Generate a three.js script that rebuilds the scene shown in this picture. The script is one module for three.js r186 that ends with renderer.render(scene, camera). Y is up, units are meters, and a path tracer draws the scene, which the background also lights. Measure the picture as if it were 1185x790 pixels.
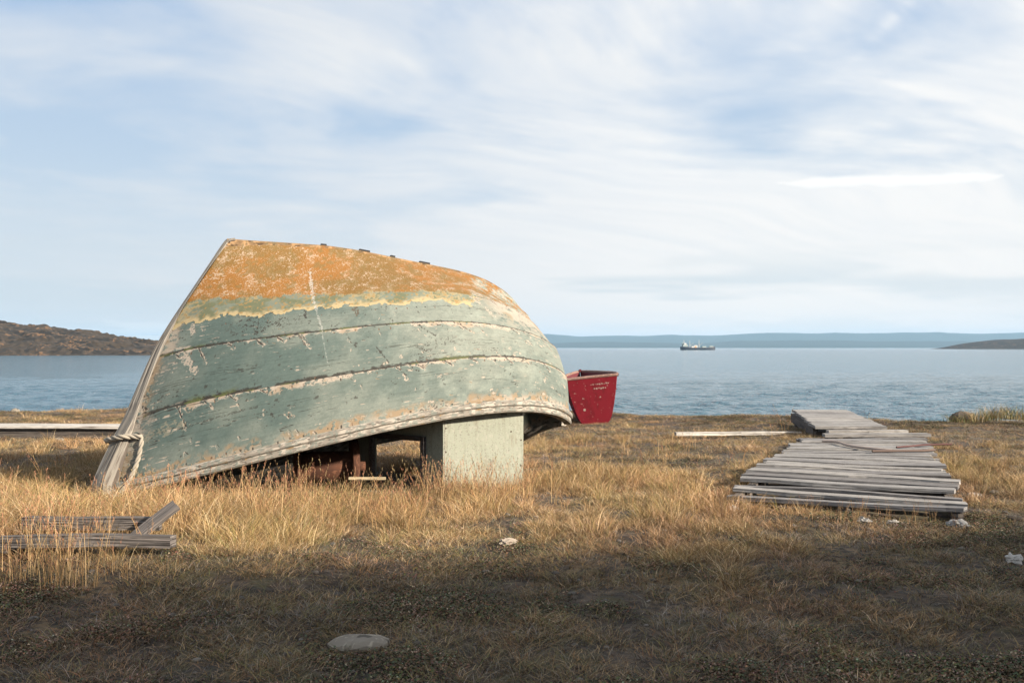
import * as THREE from 'three';
import { mergeGeometries } from 'three/addons/utils/BufferGeometryUtils.js';

// ---------------------------------------------------------------- noise
function rngOf(seed) { let a = seed >>> 0; return () => { a = (a + 0x6D2B79F5) >>> 0; let t = a; t = Math.imul(t ^ (t >>> 15), t | 1); t ^= t + Math.imul(t ^ (t >>> 7), t | 61); return ((t ^ (t >>> 14)) >>> 0) / 4294967296; }; }
function h2(x, y) { let h = Math.imul(x | 0, 374761393) + Math.imul(y | 0, 668265263) | 0; h = Math.imul(h ^ (h >>> 13), 1274126177); h ^= h >>> 16; return (h >>> 0) / 4294967296; }
function vn(x, y) { const xi = Math.floor(x), yi = Math.floor(y); let u = x - xi, v = y - yi; u = u * u * (3 - 2 * u); v = v * v * (3 - 2 * v);
  const a = h2(xi, yi), b = h2(xi + 1, yi), c = h2(xi, yi + 1), d = h2(xi + 1, yi + 1); return a + (b - a) * u + (c - a) * v + (a - b - c + d) * u * v; }
function fbm(x, y, o = 4, g = .5) { let s = 0, a = 1, n = 0; for (let i = 0; i < o; i++) { s += a * vn(x + 17.3 * i, y - 9.1 * i); n += a; a *= g; x *= 2.03; y *= 2.03; } return s / n; }
const clamp = (x, a = 0, b = 1) => x < a ? a : x > b ? b : x, lerp = (a, b, t) => a + (b - a) * t;
const sst = (a, b, x) => { const t = clamp((x - a) / (b - a)); return t * t * (3 - 2 * t); };
const mix3 = (a, b, t) => [lerp(a[0], b[0], t), lerp(a[1], b[1], t), lerp(a[2], b[2], t)];
const V = (x, y, z) => new THREE.Vector3(x, y, z);

// ---------------------------------------------------------------- camera, sky, sun, exposure
const scene = new THREE.Scene();
const FPX = 1150, CAMH = 1.5, EXPO = 2.5;
const camera = new THREE.PerspectiveCamera(2 * Math.atan(395 / FPX) * 180 / Math.PI, 1185 / 790, 0.1, 60000);
camera.position.set(0, CAMH, 0); camera.rotation.x = Math.atan(7 / FPX);
const renderer = new THREE.WebGLRenderer();
renderer.toneMapping = THREE.LinearToneMapping; renderer.toneMappingExposure = EXPO;
renderer.shadowMap.enabled = true;

const SUN = V(0.87 * Math.cos(.436), Math.sin(.436), 0.5 * Math.cos(.436)).normalize();
const sun = new THREE.DirectionalLight(new THREE.Color().setRGB(1, .86, .69), 5);
sun.position.copy(SUN).multiplyScalar(80); sun.castShadow = true; sun.shadow.radius = 5;
Object.assign(sun.shadow.camera, { left: -40, right: 40, top: 40, bottom: -40, near: 1, far: 200 }); sun.shadow.mapSize.set(4096, 4096);
scene.add(sun, sun.target);

function skyColor(dx, dy, dz) {                       // radiance as displayed, before division by the exposure
  const el = Math.asin(clamp(dy, -1, 1)) * 57.2958, az = Math.atan2(dx, -dz) * 57.2958;
  const e = Math.max(el, 0); if (el < -3) return [.30, .36, .42];
  const rightness = .5 + .5 * dx;                     // towards the side the sun stands on
  let blue = mix3([.64, .75, .84], [.37, .53, .77], sst(0, 24, e));
  blue = mix3(blue, [.16, .28, .52], sst(26, 90, e));
  // cirrus sheets, projected on a flat layer overhead
  const k = 1 / (Math.max(dy, 0) + .16), px = dx * k, pz = -dz * k;
  const wx = fbm(px * .8 + 5, pz * .8 + 2, 3) - .5, wz = fbm(px * .8 - 8, pz * .8 + 11, 3) - .5;
  const a = .5, qx = (px * Math.cos(a) + pz * Math.sin(a)) + .7 * wx, qz = (-px * Math.sin(a) + pz * Math.cos(a)) + .6 * wz;
  let c = fbm(qx * .8 + 3.1, qz * 1.1 + 1.7, 5, .55) * .56 + fbm(qx * 2.4 + 7, qz * 5 + 3, 6, .62) * .24 + fbm(px * 1.9 - 2, pz * 1.9, 5, .6) * .20;
  let cov = sst(.25, .53, c);
  const g = (A, E, sa, se) => Math.exp(-(((az - A) / sa) ** 2) - (((el - E) / se) ** 2));
  const wob = 1 + 1.2 * (fbm(az * .16 + 20, el * .3 + 4, 4) - .5);
  cov = clamp(cov + .22 * sst(-8, 14, az) * (1 - sst(20, 60, Math.abs(az - 14))) - wob * (.6 * g(13, 11.3, 4, 1.9) + .5 * g(-24, 10, 3.6, 1.7) + .4 * g(-8, 12, 5, 1.6) + .65 * g(-25, 19, 7, 2.6) + .6 * g(24, 16.5, 4, 2.2) + .6 * g(28.0, 8, 2.2, 1.6) + .3 * g(20, 9.6, 6, .9)) + .35 * g(8, 5.4, 12, 3));
  const white = mix3([.76, .80, .85], [.97, .97, .965], sst(-.40, .38, dx + (fbm(az * .08, el * .2, 3) - .5) * .3));
  const fib = fbm(qx * 3 + 1, qz * 16 + 9, 4, .6);
  let col = mix3(blue, white, clamp(cov * (.62 + .55 * fib)));
  // low hazy band and flat low clouds above the horizon
  const band = sst(11, 1, e) * .85;
  col = mix3(col, mix3([.75, .775, .79], [1.0, .97, .93], sst(-25, 18, az)), band * (.55 + .45 * fbm(az * .12, el * 1.3 + 5, 4)));
  const gray = sst(.52, .72, fbm(az * .07 + 40, el * .9 + 2, 4)) * g(4, 3.3, 40, 1.7) * .55; col = mix3(col, [.58, .69, .76], gray);
  const lowc = sst(.45, .62, fbm(az * .35 + 9, el * 2.5, 4)) * sst(.5, .9, el) * sst(2.2, 1.1, el) * .7; col = mix3(col, [.86, .89, .9], lowc);
  // flat bright cloud streak
  const sE = 8.95 - (az - 20) * .02 + (fbm(az * .8, 3, 3) - .5) * .25, th = (.16 + .20 * fbm(az * .9, 8, 3)) * sst(14.7, 17, az) * sst(26.6, 25.2, az);
  if (th > 0.01) col = mix3(col, [1.04, 1.035, 1.02], sst(th * 1.3, th * .6, Math.abs(el - sE)));
  const cur = g(23, 19 + (az - 23) * .9, 3.4, .5) * sst(.35, .7, fib); col = mix3(col, [.95, .96, .97], cur * .8);
  if (el < 0) col = mix3(col, [.30, .36, .42], sst(0, -3, el));
  return col;
}
{
  const W = 4096, H = 2048, d = new Float32Array(W * H * 4);
  for (let j = 0; j < H; j++) { const el = ((j + .5) / H - .5) * Math.PI, ce = Math.cos(el), se = Math.sin(el);
    for (let i = 0; i < W; i++) { const ph = ((i + .5) / W - .5) * 2 * Math.PI, c = skyColor(ce * Math.cos(ph), se, ce * Math.sin(ph)), o = (j * W + i) * 4;
      d[o] = c[0] / EXPO; d[o + 1] = c[1] / EXPO; d[o + 2] = c[2] / EXPO; d[o + 3] = 1; } }
  const t = new THREE.DataTexture(d, W, H, THREE.RGBAFormat, THREE.FloatType); t.mapping = THREE.EquirectangularReflectionMapping; t.magFilter = t.minFilter = THREE.LinearFilter; t.needsUpdate = true;
  scene.background = t; scene.environment = t;
}
scene.fog = new THREE.FogExp2(new THREE.Color().setRGB(.36, .66, 1), 4.8e-5);

// ---------------------------------------------------------------- helpers
const used = {};
function numbered(n) { const k = used[n] = (used[n] ?? -1) + 1; return k ? n + '_' + String(k).padStart(3, '0') : n; }
function tag(o, label, category, group, kind) { if (label) o.userData.label = label; if (category) o.userData.category = category; if (group) o.userData.group = group; if (kind) o.userData.kind = kind; return o; }
function thing(name, label, category, pos = [0, 0, 0], turn = 0, group) { const o = new THREE.Group(); o.name = numbered(name); o.position.set(...pos); o.rotation.y = turn; scene.add(o); return tag(o, label, category, group); }
function mesh(name, geo, mat, parent = scene) { const m = new THREE.Mesh(geo, mat); m.name = parent === scene ? numbered(name) : name; m.castShadow = m.receiveShadow = true; parent.add(m); return m; }
function structure(name, geo, mat, label) { const m = mesh(name, geo, mat); m.userData.kind = 'structure'; if (label) m.userData.label = label; return m; }
function tex(W, H, f, { srgb = true, rx = 1, ry = 1 } = {}) {      // f(u, v) -> linear rgb or a grey value
  const d = new Uint8Array(W * H * 4), enc = x => { x = clamp(x); return srgb ? (x < .0031308 ? x * 12.92 : 1.055 * Math.pow(x, 1 / 2.4) - .055) : x; };
  for (let j = 0; j < H; j++) for (let i = 0; i < W; i++) { let c = f((i + .5) / W, (j + .5) / H); if (typeof c === 'number') c = [c, c, c]; const o = (j * W + i) * 4; d[o] = enc(c[0]) * 255; d[o + 1] = enc(c[1]) * 255; d[o + 2] = enc(c[2]) * 255; d[o + 3] = 255; }
  const t = new THREE.DataTexture(d, W, H); t.wrapS = t.wrapT = THREE.RepeatWrapping; t.magFilter = THREE.LinearFilter; t.minFilter = THREE.LinearMipmapLinearFilter; t.generateMipmaps = true; t.repeat.set(rx, ry);
  if (srgb) t.colorSpace = THREE.SRGBColorSpace; t.needsUpdate = true; return t;
}
const rgb = (r, g, b) => new THREE.Color().setRGB(r, g, b);
function std(o) { return new THREE.MeshStandardMaterial({ roughness: .9, ...o }); }
function grid(nu, nv, f, uvf) {                       // a sheet of points f(u, v)
  const p = [], uv = [], ix = [];
  for (let j = 0; j <= nv; j++) for (let i = 0; i <= nu; i++) { const u = i / nu, v = j / nv, q = f(u, v); p.push(q.x, q.y, q.z); const w = uvf ? uvf(u, v, q) : [u, v]; uv.push(w[0], w[1]); }
  for (let j = 0; j < nv; j++) for (let i = 0; i < nu; i++) { const a = j * (nu + 1) + i, b = a + 1, c = a + nu + 1, d = c + 1; ix.push(a, b, c, b, d, c); }
  const g = new THREE.BufferGeometry(); g.setAttribute('position', new THREE.Float32BufferAttribute(p, 3)); g.setAttribute('uv', new THREE.Float32BufferAttribute(uv, 2)); g.setIndex(ix); g.computeVertexNormals(); return g;
}
// a worn timber: a box bent and chipped a little, length along x, base at y = 0
function timber(len, h, w, seed, { warp = .012, chip = .006, seg } = {}) {
  const n = seg ?? Math.max(4, Math.min(14, Math.round(len / .18))), g = new THREE.BoxGeometry(len, h, w, n, 1, 2), p = g.attributes.position, uv = g.attributes.uv, N = g.attributes.normal, r = seed * 13.7;
  for (let i = 0; i < p.count; i++) { let x = p.getX(i), y = p.getY(i) + h / 2, z = p.getZ(i); const nx = N.getX(i), ny = N.getY(i);
    if (Math.abs(nx) > .5) uv.setXY(i, z * 1.2 + r, y * 1.2); else if (Math.abs(ny) > .5) uv.setXY(i, x * .5 + r * .77, z * 1.6 + r * .31); else uv.setXY(i, x * .5 + r * .77, y * 1.6 + r * .31);
    const e = (vn(x * 3 + r, z > 0 ? 3.3 : 8.1) - .5) * 2 * chip, yy = (vn(x * .9 + r, 1.5) - .5) * 2 * warp;
    if (Math.abs(z) > w * .3) z += Math.sign(z) * e;
    if (Math.abs(x) > len * .49) x += (vn(z * 14 + r, 5.5 + Math.sign(x)) - .5) * .05;
    p.setXYZ(i, x, y + yy * (y > 0 ? 1 : 1), z); }
  g.computeVertexNormals(); return g.toNonIndexed(), flat(g);
}
function flat(g) { const q = g.index ? g.toNonIndexed() : g; q.computeVertexNormals(); return q; }
function tube(pts, r, seg = 60, rad = 8) { return new THREE.TubeGeometry(new THREE.CatmullRomCurve3(pts), seg, r, rad); }
function paint(g, c) { const n = g.attributes.position.count, a = new Float32Array(n * 3); for (let i = 0; i < n; i++) a.set(c, i * 3); g.setAttribute('color', new THREE.BufferAttribute(a, 3)); return g; }
function rock(r, seed, sx = 1, sy = .7, sz = 1, detail = 3) {
  const g = new THREE.IcosahedronGeometry(1, detail), p = g.attributes.position;
  for (let i = 0; i < p.count; i++) { const x = p.getX(i), y = p.getY(i), z = p.getZ(i);
    let k = .72 + .5 * fbm(x * 1.3 + seed * 3.1 + z * .7, y * 1.3 + z * 1.1 + seed, 4); k = Math.min(k, .9 + .2 * vn(Math.round(x * 1.4) + seed, Math.round(z * 1.4)));
    p.setXYZ(i, x * k * r * sx, y * k * r * sy, z * k * r * sz); }
  const uv = []; for (let i = 0; i < p.count; i++) uv.push(p.getX(i) + p.getZ(i) * .3, p.getY(i) + p.getZ(i));
  g.setAttribute('uv', new THREE.Float32BufferAttribute(uv, 2)); g.computeVertexNormals(); return g;
}

// ---------------------------------------------------------------- the ground
const SEA = -2.2;
function bankEdge(x) { return 20.9 + 2.6 * sst(-2, -6, x) + 1.6 * (vn(x * .35, 3) - .5) + 2.2 * Math.exp(-(((x - 1.8) / 1.6) ** 2)) - .3 * sst(6, 9, x); }
function gh(x, D) {                                   // ground height; D is the distance ahead of the camera
  let y = (fbm(x * .45 + 3, D * .45, 3) - .5) * .16 + (fbm(x * 2.1, D * 2.1 + 9, 3) - .5) * .05;
  y += .10 * Math.exp(-(((x + 3.2) / 1.4) ** 2) - (((D - 7.6) / 1.2) ** 2));
  y += .12 * Math.exp(-(((x - 4.7) / .5) ** 2) - (((D - 18.0) / 1.2) ** 2));
  y -= .03 * sst(9, 4, D);
  const e = bankEdge(x), o = D - e;
  if (o > -1.2) y += .05 * Math.exp(-((o + .6) ** 2) * 2);
  if (o > 0) y -= (o < 2 ? .22 * o * o : .88 + .5 * (o - 2)) ;
  return Math.max(y, SEA - 1.5);
}
const P3 = (x, D, y = 0) => V(x, gh(x, D) + y, -D);
const tGround = tex(1024, 1024, (u, v) => {
  const X = u * 8, Y = v * 8, per = (s, o) => { // tileable mix
    const a = fbm(X * s, Y * s, o), b = fbm((X - 8) * s, Y * s, o), c = fbm(X * s, (Y - 8) * s, o), d = fbm((X - 8) * s, (Y - 8) * s, o), m = sst(.8, 1, u), n = sst(.8, 1, v);
    return lerp(lerp(a, b, m), lerp(c, d, m), n); };
  const f = per(22, 3), m = per(5, 3), l = per(1.5, 3);
  let c = mix3([.020, .014, .010], [.068, .048, .033], sst(.25, .75, f));
  c = mix3(c, [.055, .048, .020], sst(.5, .68, m) * .7);
  c = mix3(c, [.12, .080, .042], sst(.48, .66, l) * sst(.4, .65, f) * .85);
  c = mix3(c, [.014, .011, .009], sst(.5, .7, per(9, 2)) * .7);
  return c;
});
const tGroundB = tex(512, 512, (u, v) => .6 * fbm(u * 90, v * 90, 3) + .4 * fbm(u * 24, v * 24, 3), { srgb: false });
const mGround = std({ map: tGround, bumpMap: tGroundB, bumpScale: .05, roughness: 1 });
{
  const xs = [], ds = [];
  const nx = 300, nd = 300;
  for (let i = 0; i <= nx; i++) { const t = i / nx * 2 - 1; xs.push(14 * t + 386 * Math.sign(t) * Math.abs(t) ** 7); }
  for (let j = 0; j <= nd; j++) { const t = j / nd; ds.push(t < .08 ? lerp(-60, 2, t / .08) : t < .92 ? lerp(2, 27, (t - .08) / .84) : lerp(27, 40, (t - .92) / .08)); }
  const g = grid(nx, nd, (u, v) => { const x = xs[Math.round(u * nx)], D = ds[Math.round(v * nd)]; return V(x, gh(x, D), -D); }, (u, v, q) => [q.x / 8, q.z / 8]);
  structure('ground', g, mGround, 'brown heath ground with dry grass running to the shore');
}

// ---------------------------------------------------------------- the sea, headland, far hills
{
  const R = rngOf(5), waves = [];
  for (let i = 0; i < 80; i++) { const L = .4 * Math.pow(2.8 / .4, Math.pow(R(), 1.1)), dir = 1.25 + (R() - .5) * 1.7, k = 6.283 / L; waves.push([k * Math.cos(dir), k * Math.sin(dir), R() * 6.283, L * .0105 * (.5 + R()), L]); }
  const rows = []; let D = 17; while (D < 900) { rows.push(D); D *= 1.0062; } while (D < 16500) { rows.push(D); D *= 1.12; } rows.push(17000);
  const nu = 380, nv = rows.length - 1;
  const g = grid(nu, nv, (u, v) => {
    const j = Math.round(v * nv), D = rows[j], t = u * 2 - 1, x = D * (.62 * t + 1.5 * Math.sign(t) * Math.abs(t) ** 9) , sp = Math.max(D * .0062, D * .0035);
    let y = SEA; const gust = .55 + .9 * fbm(x * .012 + 9, D * .006 + 4, 3);
    if (D < 900) for (const w of waves) { const q = w[4] / sp; if (q > 2.2) y += gust * w[3] * sst(2.2, 5, q) * Math.sin(w[0] * x + w[1] * D + w[2]); }
    return V(x, y, -D);
  }, (u, v, q) => [q.x / 6, q.z / 6]);
  const tW = tex(512, 512, (u, v) => { const per = (sx, sy, o) => { const m = sst(.75, 1, u), n = sst(.75, 1, v), F = (a, b) => fbm(a * sx, b * sy, o); return lerp(lerp(F(u, v), F(u - 1, v), m), lerp(F(u, v - 1), F(u - 1, v - 1), m), n); }; return .55 * per(9, 14, 3) + .45 * per(26, 38, 3); }, { srgb: false });
  const m = new THREE.MeshPhysicalMaterial({ color: rgb(.046, .100, .138), roughness: .10, ior: 1.33, bumpMap: tW, bumpScale: .30 });
  structure('sea', g, m, 'rippled blue grey sea reaching to the far hills');
}
const tRockHill = tex(1024, 512, (u, v) => {
  const f = fbm(u * 90, v * 45, 4), m = fbm(u * 24 + 3, v * 14, 4), s = fbm(u * 160, v * 90, 2);
  let c = mix3([.012, .011, .010], [.055, .043, .031], f); c = mix3(c, [.15, .092, .05], sst(.50, .62, m) * sst(.45, .65, s)); c = mix3(c, [.007, .007, .007], sst(.52, .62, fbm(u * 40 + 8, v * 30, 3))); return c;
});
{ // headland on the left
  const prof = [[-420, 26], [-330, 24], [-282, 18], [-250, 14.2], [-222, 10.2], [-200, 7.0], [-186, 5.4], [-172, 3.8], [-158, 2.3], [-148, .6], [-140, -1.5]];
  const ph = x => { for (let i = 1; i < prof.length; i++) if (x < prof[i][0]) { const a = prof[i - 1], b = prof[i]; return lerp(a[1], b[1], clamp((x - a[0]) / (b[0] - a[0]))); } return -1.5; };
  const g = grid(300, 70, (u, v) => { const x = -420 + 284 * u, dep = v * 120, H = ph(x), rise = Math.pow(Math.sin(Math.min(1, v * 1.25) * 1.57), .75) * (v > .8 ? 1 - (v - .8) * 2 : 1);
    const n = (fbm(x * .11, v * 14, 4) - .5) * 5.0 * sst(0, .12, v) * Math.min(1, (H + 1.5) / 6) + (fbm(x * .5, v * 50, 3) - .5) * 2.0 * sst(0, .05, v);
    return V(x + (fbm(v * 9, x * .05, 2) - .5) * 6, SEA - .6 + (H + .6) * rise + n, -(455 + dep + 8 * fbm(x * .04, 2, 3))); }, (u, v) => [u * 2, v * 1.2]);
  structure('headland', g, std({ map: tRockHill, color: rgb(.75, .72, .7), roughness: 1, bumpMap: tRockHill, bumpScale: 1.2 }), 'low brown rocky headland across the water');
}
{ // islet on the right
  const g = grid(120, 20, (u, v) => { const x = 1050 + u * 560, H = 26 * Math.pow(Math.sin(Math.min(1, u * 3.2 + .02) * 1.57), .9) * (u > .6 ? 1 - (u - .6) * 1.6 : 1), r = Math.sin(v * Math.PI);
    return V(x, SEA - 1 + (H + (fbm(x * .02, v * 4, 3) - .5) * 4) * r, -(2280 + v * 260)); }, (u, v) => [u * 3, v]);
  structure('islet', g, std({ map: tRockHill, color: rgb(.45, .5, .5), roughness: 1 }), 'low dark islet at the right end of the sea');
}
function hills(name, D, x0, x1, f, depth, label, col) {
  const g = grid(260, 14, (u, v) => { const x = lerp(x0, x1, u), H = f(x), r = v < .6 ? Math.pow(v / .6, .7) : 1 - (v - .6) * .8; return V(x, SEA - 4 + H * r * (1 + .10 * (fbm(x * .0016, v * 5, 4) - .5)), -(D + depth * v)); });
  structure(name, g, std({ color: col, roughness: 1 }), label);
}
hills('far_hills', 11000, -4500, 12500, x => (x < 300 ? lerp(6, 160, sst(-4400, -600, x)) : 172) + 70 * (fbm(x * .0009 + 2, 3, 5, .55) - .5) + 24 * sst(1500, 6000, x), 2600, 'long low blue hills along the horizon', rgb(.045, .06, .05));
hills('near_hills', 8600, -1200, 9500, x => 66 * sst(-1200, 900, x) + 60 * (fbm(x * .0012 + 9, 5, 5, .55) - .5) - 30 * sst(5000, 9000, x), 1500, 'lower darker blue ridge in front of the far hills', rgb(.03, .042, .034));
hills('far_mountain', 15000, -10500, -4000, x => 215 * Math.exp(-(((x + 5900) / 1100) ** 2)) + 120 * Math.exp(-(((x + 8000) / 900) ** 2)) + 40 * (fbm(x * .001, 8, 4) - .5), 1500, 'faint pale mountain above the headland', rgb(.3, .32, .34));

// ---------------------------------------------------------------- weathered wood materials
function woodTex(seed, base, light, dark) {
  return tex(512, 512, (u, v) => { const wu = v + .015 * fbm(u * 5 + seed, v * 4, 2), g = fbm(u * 4 + seed, wu * 70, 4), f = fbm(u * 18, wu * 200 + seed, 2), b = fbm(u * 3 + seed * 2, v * 5, 3);
    let c = mix3(base, light, sst(.35, .75, g)); c = mix3(c, dark, sst(.56, .70, f) * .75); c = mix3(c, dark, sst(.66, .72, fbm(u * 2.5 + 5, wu * 40 + seed, 2)) * .9); c = mix3(c, light, sst(.55, .75, b) * .35); return c; });
}
const tWoodB = tex(512, 512, (u, v) => { const w = v + .015 * fbm(u * 5, v * 4, 2); return .6 * fbm(u * 5, w * 90, 4) + .4 * (1 - sst(.60, .70, fbm(u * 3, w * 45, 3))); }, { srgb: false });
const tWoodA = woodTex(3, [.20, .195, .195], [.36, .355, .35], [.045, .042, .042]), tWoodW = woodTex(8, [.33, .32, .30], [.60, .58, .54], [.12, .10, .09]);
const woodM = [[.86, .86, .86], [.68, .68, .70], [1.0, .985, .96], [.54, .53, .54]].map(c => std({ map: tWoodA, bumpMap: tWoodB, bumpScale: .006, color: rgb(...c), roughness: .85 }));
const woodPale = std({ map: tWoodW, bumpMap: tWoodB, bumpScale: .006 }), woodSled = std({ map: tWoodA, bumpMap: tWoodB, bumpScale: .02, color: rgb(.46, .42, .40) }), woodDark = std({ map: tWoodA, bumpMap: tWoodB, bumpScale: .006, color: rgb(.32, .28, .25) });

// ---------------------------------------------------------------- the upturned boat
const woodStem = std({ map: tWoodW, bumpMap: tWoodB, bumpScale: .010, color: rgb(.58, .55, .51) });
const BT = V(-4.227, 0, -9.9806), E1 = V(.93358, 0, -.35837), E2 = V(.35178, .19081, .91643), E3 = V(-.06838, .98163, -.17814);
const boatP = (s, b, z) => BT.clone().addScaledVector(E1, s).addScaledVector(E2, b).addScaledVector(E3, z);
const ROW = [
  [.245, 5.3, [.114, .161, .215, .273, .334, .396, .458, .518, .575, .629, .678, .719, .751, .769, .770, .749, .699], 1.05],
  [.41, 5.3, [.755, .823, .874, .917, .955, .993, 1.032, 1.072, 1.113, 1.153, 1.189, 1.218, 1.235, 1.236, 1.216, 1.170, 1.093], 1.03],
  [.625, 5.2, [1.397, 1.434, 1.458, 1.475, 1.493, 1.513, 1.536, 1.560, 1.583, 1.603, 1.616, 1.618, 1.607, 1.583, 1.545, 1.496, 1.440], .93],
  [.875, 5.02, [1.915, 1.923, 1.919, 1.912, 1.908, 1.912, 1.923, 1.940, 1.960, 1.977, 1.987, 1.984, 1.964, 1.923, 1.858, 1.769, 1.659], .72],
  [1.135, 4.93, [2.341, 2.317, 2.299, 2.286, 2.277, 2.272, 2.270, 2.268, 2.264, 2.256, 2.242, 2.217, 2.178, 2.122, 2.043, 1.938, 1.800], .40],
  [1.375, 4.86, [2.721, 2.712, 2.706, 2.700, 2.693, 2.683, 2.662, 2.632, 2.595, 2.557, 2.520, 2.483, 2.443, 2.389, 2.305, 2.163, 1.928], .0]];
const crv = (a, b, c, d, t) => .5 * (2 * b + (c - a) * t + (2 * a - 5 * b + 4 * c - d) * t * t + (3 * b - a - 3 * c + d) * t * t * t);
const B0 = [.14, .13, .09, .055, .04, .035];       // half breadth at the stem
function rowAt(r, t, side = 1) {                    // the boat lies heeled: its far gunwale hangs lower
  const [s0, s1, z, B] = ROW[r], q = clamp(t) * 16, i = Math.min(15, Math.floor(q)), f = q - i;
  const zz = crv(z[Math.max(0, i - 1)], z[i], z[i + 1], z[Math.min(16, i + 2)], f) - (side < 0 && r === 0 ? .26 * sst(.68, .86, t) * sst(1.0, .88, t) : 0), m = .56;
  const w = t < m ? 1 - Math.pow(Math.max(0, 1 - t / m), 2.1) : Math.pow(Math.max(0, 1 - Math.pow((t - m) / (1 - m), 2.6)), .75);
  return [lerp(s0, s1, t), r < 5 ? (t < m ? B0[r] + (B - B0[r]) * w : .03 + (B - .03) * w) : .035, zz];
}
function hullP(t, v, side = 1) {                                // v: 0 gunwale ... 5 keel
  const i = Math.min(4, Math.max(0, Math.floor(v))), f = v - i, R = [i - 1, i, i + 1, i + 2].map(r => rowAt(clamp(r, 0, 5), t, side));
  if (i === 0) R[0] = R[1].map((x, k) => 2 * x - R[2][k]); if (i === 4) R[3] = R[2].map((x, k) => 2 * x - R[1][k]);
  return [0, 1, 2].map(k => crv(R[0][k], R[1][k], R[2][k], R[3][k], f));
}
function hullN(t, v) { const e = .01, a = hullP(clamp(t - e), v), b = hullP(clamp(t + e), v), c = hullP(t, Math.max(0, v - e)), d = hullP(t, Math.min(5, v + e));
  const x = V(b[0] - a[0], b[1] - a[1], b[2] - a[2]), y = V(d[0] - c[0], d[1] - c[1], d[2] - c[2]), n = x.cross(y).normalize(); if (n.y < -.01) n.negate(); return n; }
const tp = u => u < .5 ? .5 * Math.pow(u * 2, 1.15) : 1 - .5 * Math.pow((1 - u) * 2, 1.7);     // finer stations at the round stern
function strake(v0, v1, side, lapOut, nu = 90, nv = 8, TH = .022) {
  const out = [], inn = [];
  for (let j = 0; j <= nv; j++) for (let i = 0; i <= nu; i++) { const t = tp(i / nu), v = lerp(v0, v1, j / nv), p = hullP(t, v, side), n = hullN(t, v), o = lapOut * (j / nv) * sst(0, .06, t) * sst(1, .97, t);
    out.push([p[0] + n.x * o, p[1] + n.y * o, p[2] + n.z * o, t, v]); inn.push([p[0] + n.x * (o - TH), Math.max(.004, p[1] + n.y * (o - TH)), p[2] + n.z * (o - TH), t, v]); }
  const pos = [], uv = [], ix = []; const W = nu + 1;
  const push = q => { const P = boatP(q[0], side * q[1], q[2]); pos.push(P.x, P.y, P.z); uv.push(q[3], q[4] / 5); return pos.length / 3 - 1; };
  const quads = (A, nw, nh, flip) => { const k = A.map(push); for (let j = 0; j < nh; j++) for (let i = 0; i < nw; i++) { const a = k[j * (nw + 1) + i], b = k[j * (nw + 1) + i + 1], c = k[(j + 1) * (nw + 1) + i], d = k[(j + 1) * (nw + 1) + i + 1]; if ((side > 0) !== flip) ix.push(a, b, c, b, d, c); else ix.push(a, c, b, b, c, d); } };
  quads(out, nu, nv, false); quads(inn, nu, nv, true);
  quads([...out.slice(nv * W), ...inn.slice(nv * W)], nu, 1, false); quads([...inn.slice(0, W), ...out.slice(0, W)], nu, 1, false);
  const g = new THREE.BufferGeometry(); g.setAttribute('position', new THREE.Float32BufferAttribute(pos, 3)); g.setAttribute('uv', new THREE.Float32BufferAttribute(uv, 2)); g.setIndex(ix); g.computeVertexNormals(); return g;
}
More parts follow.
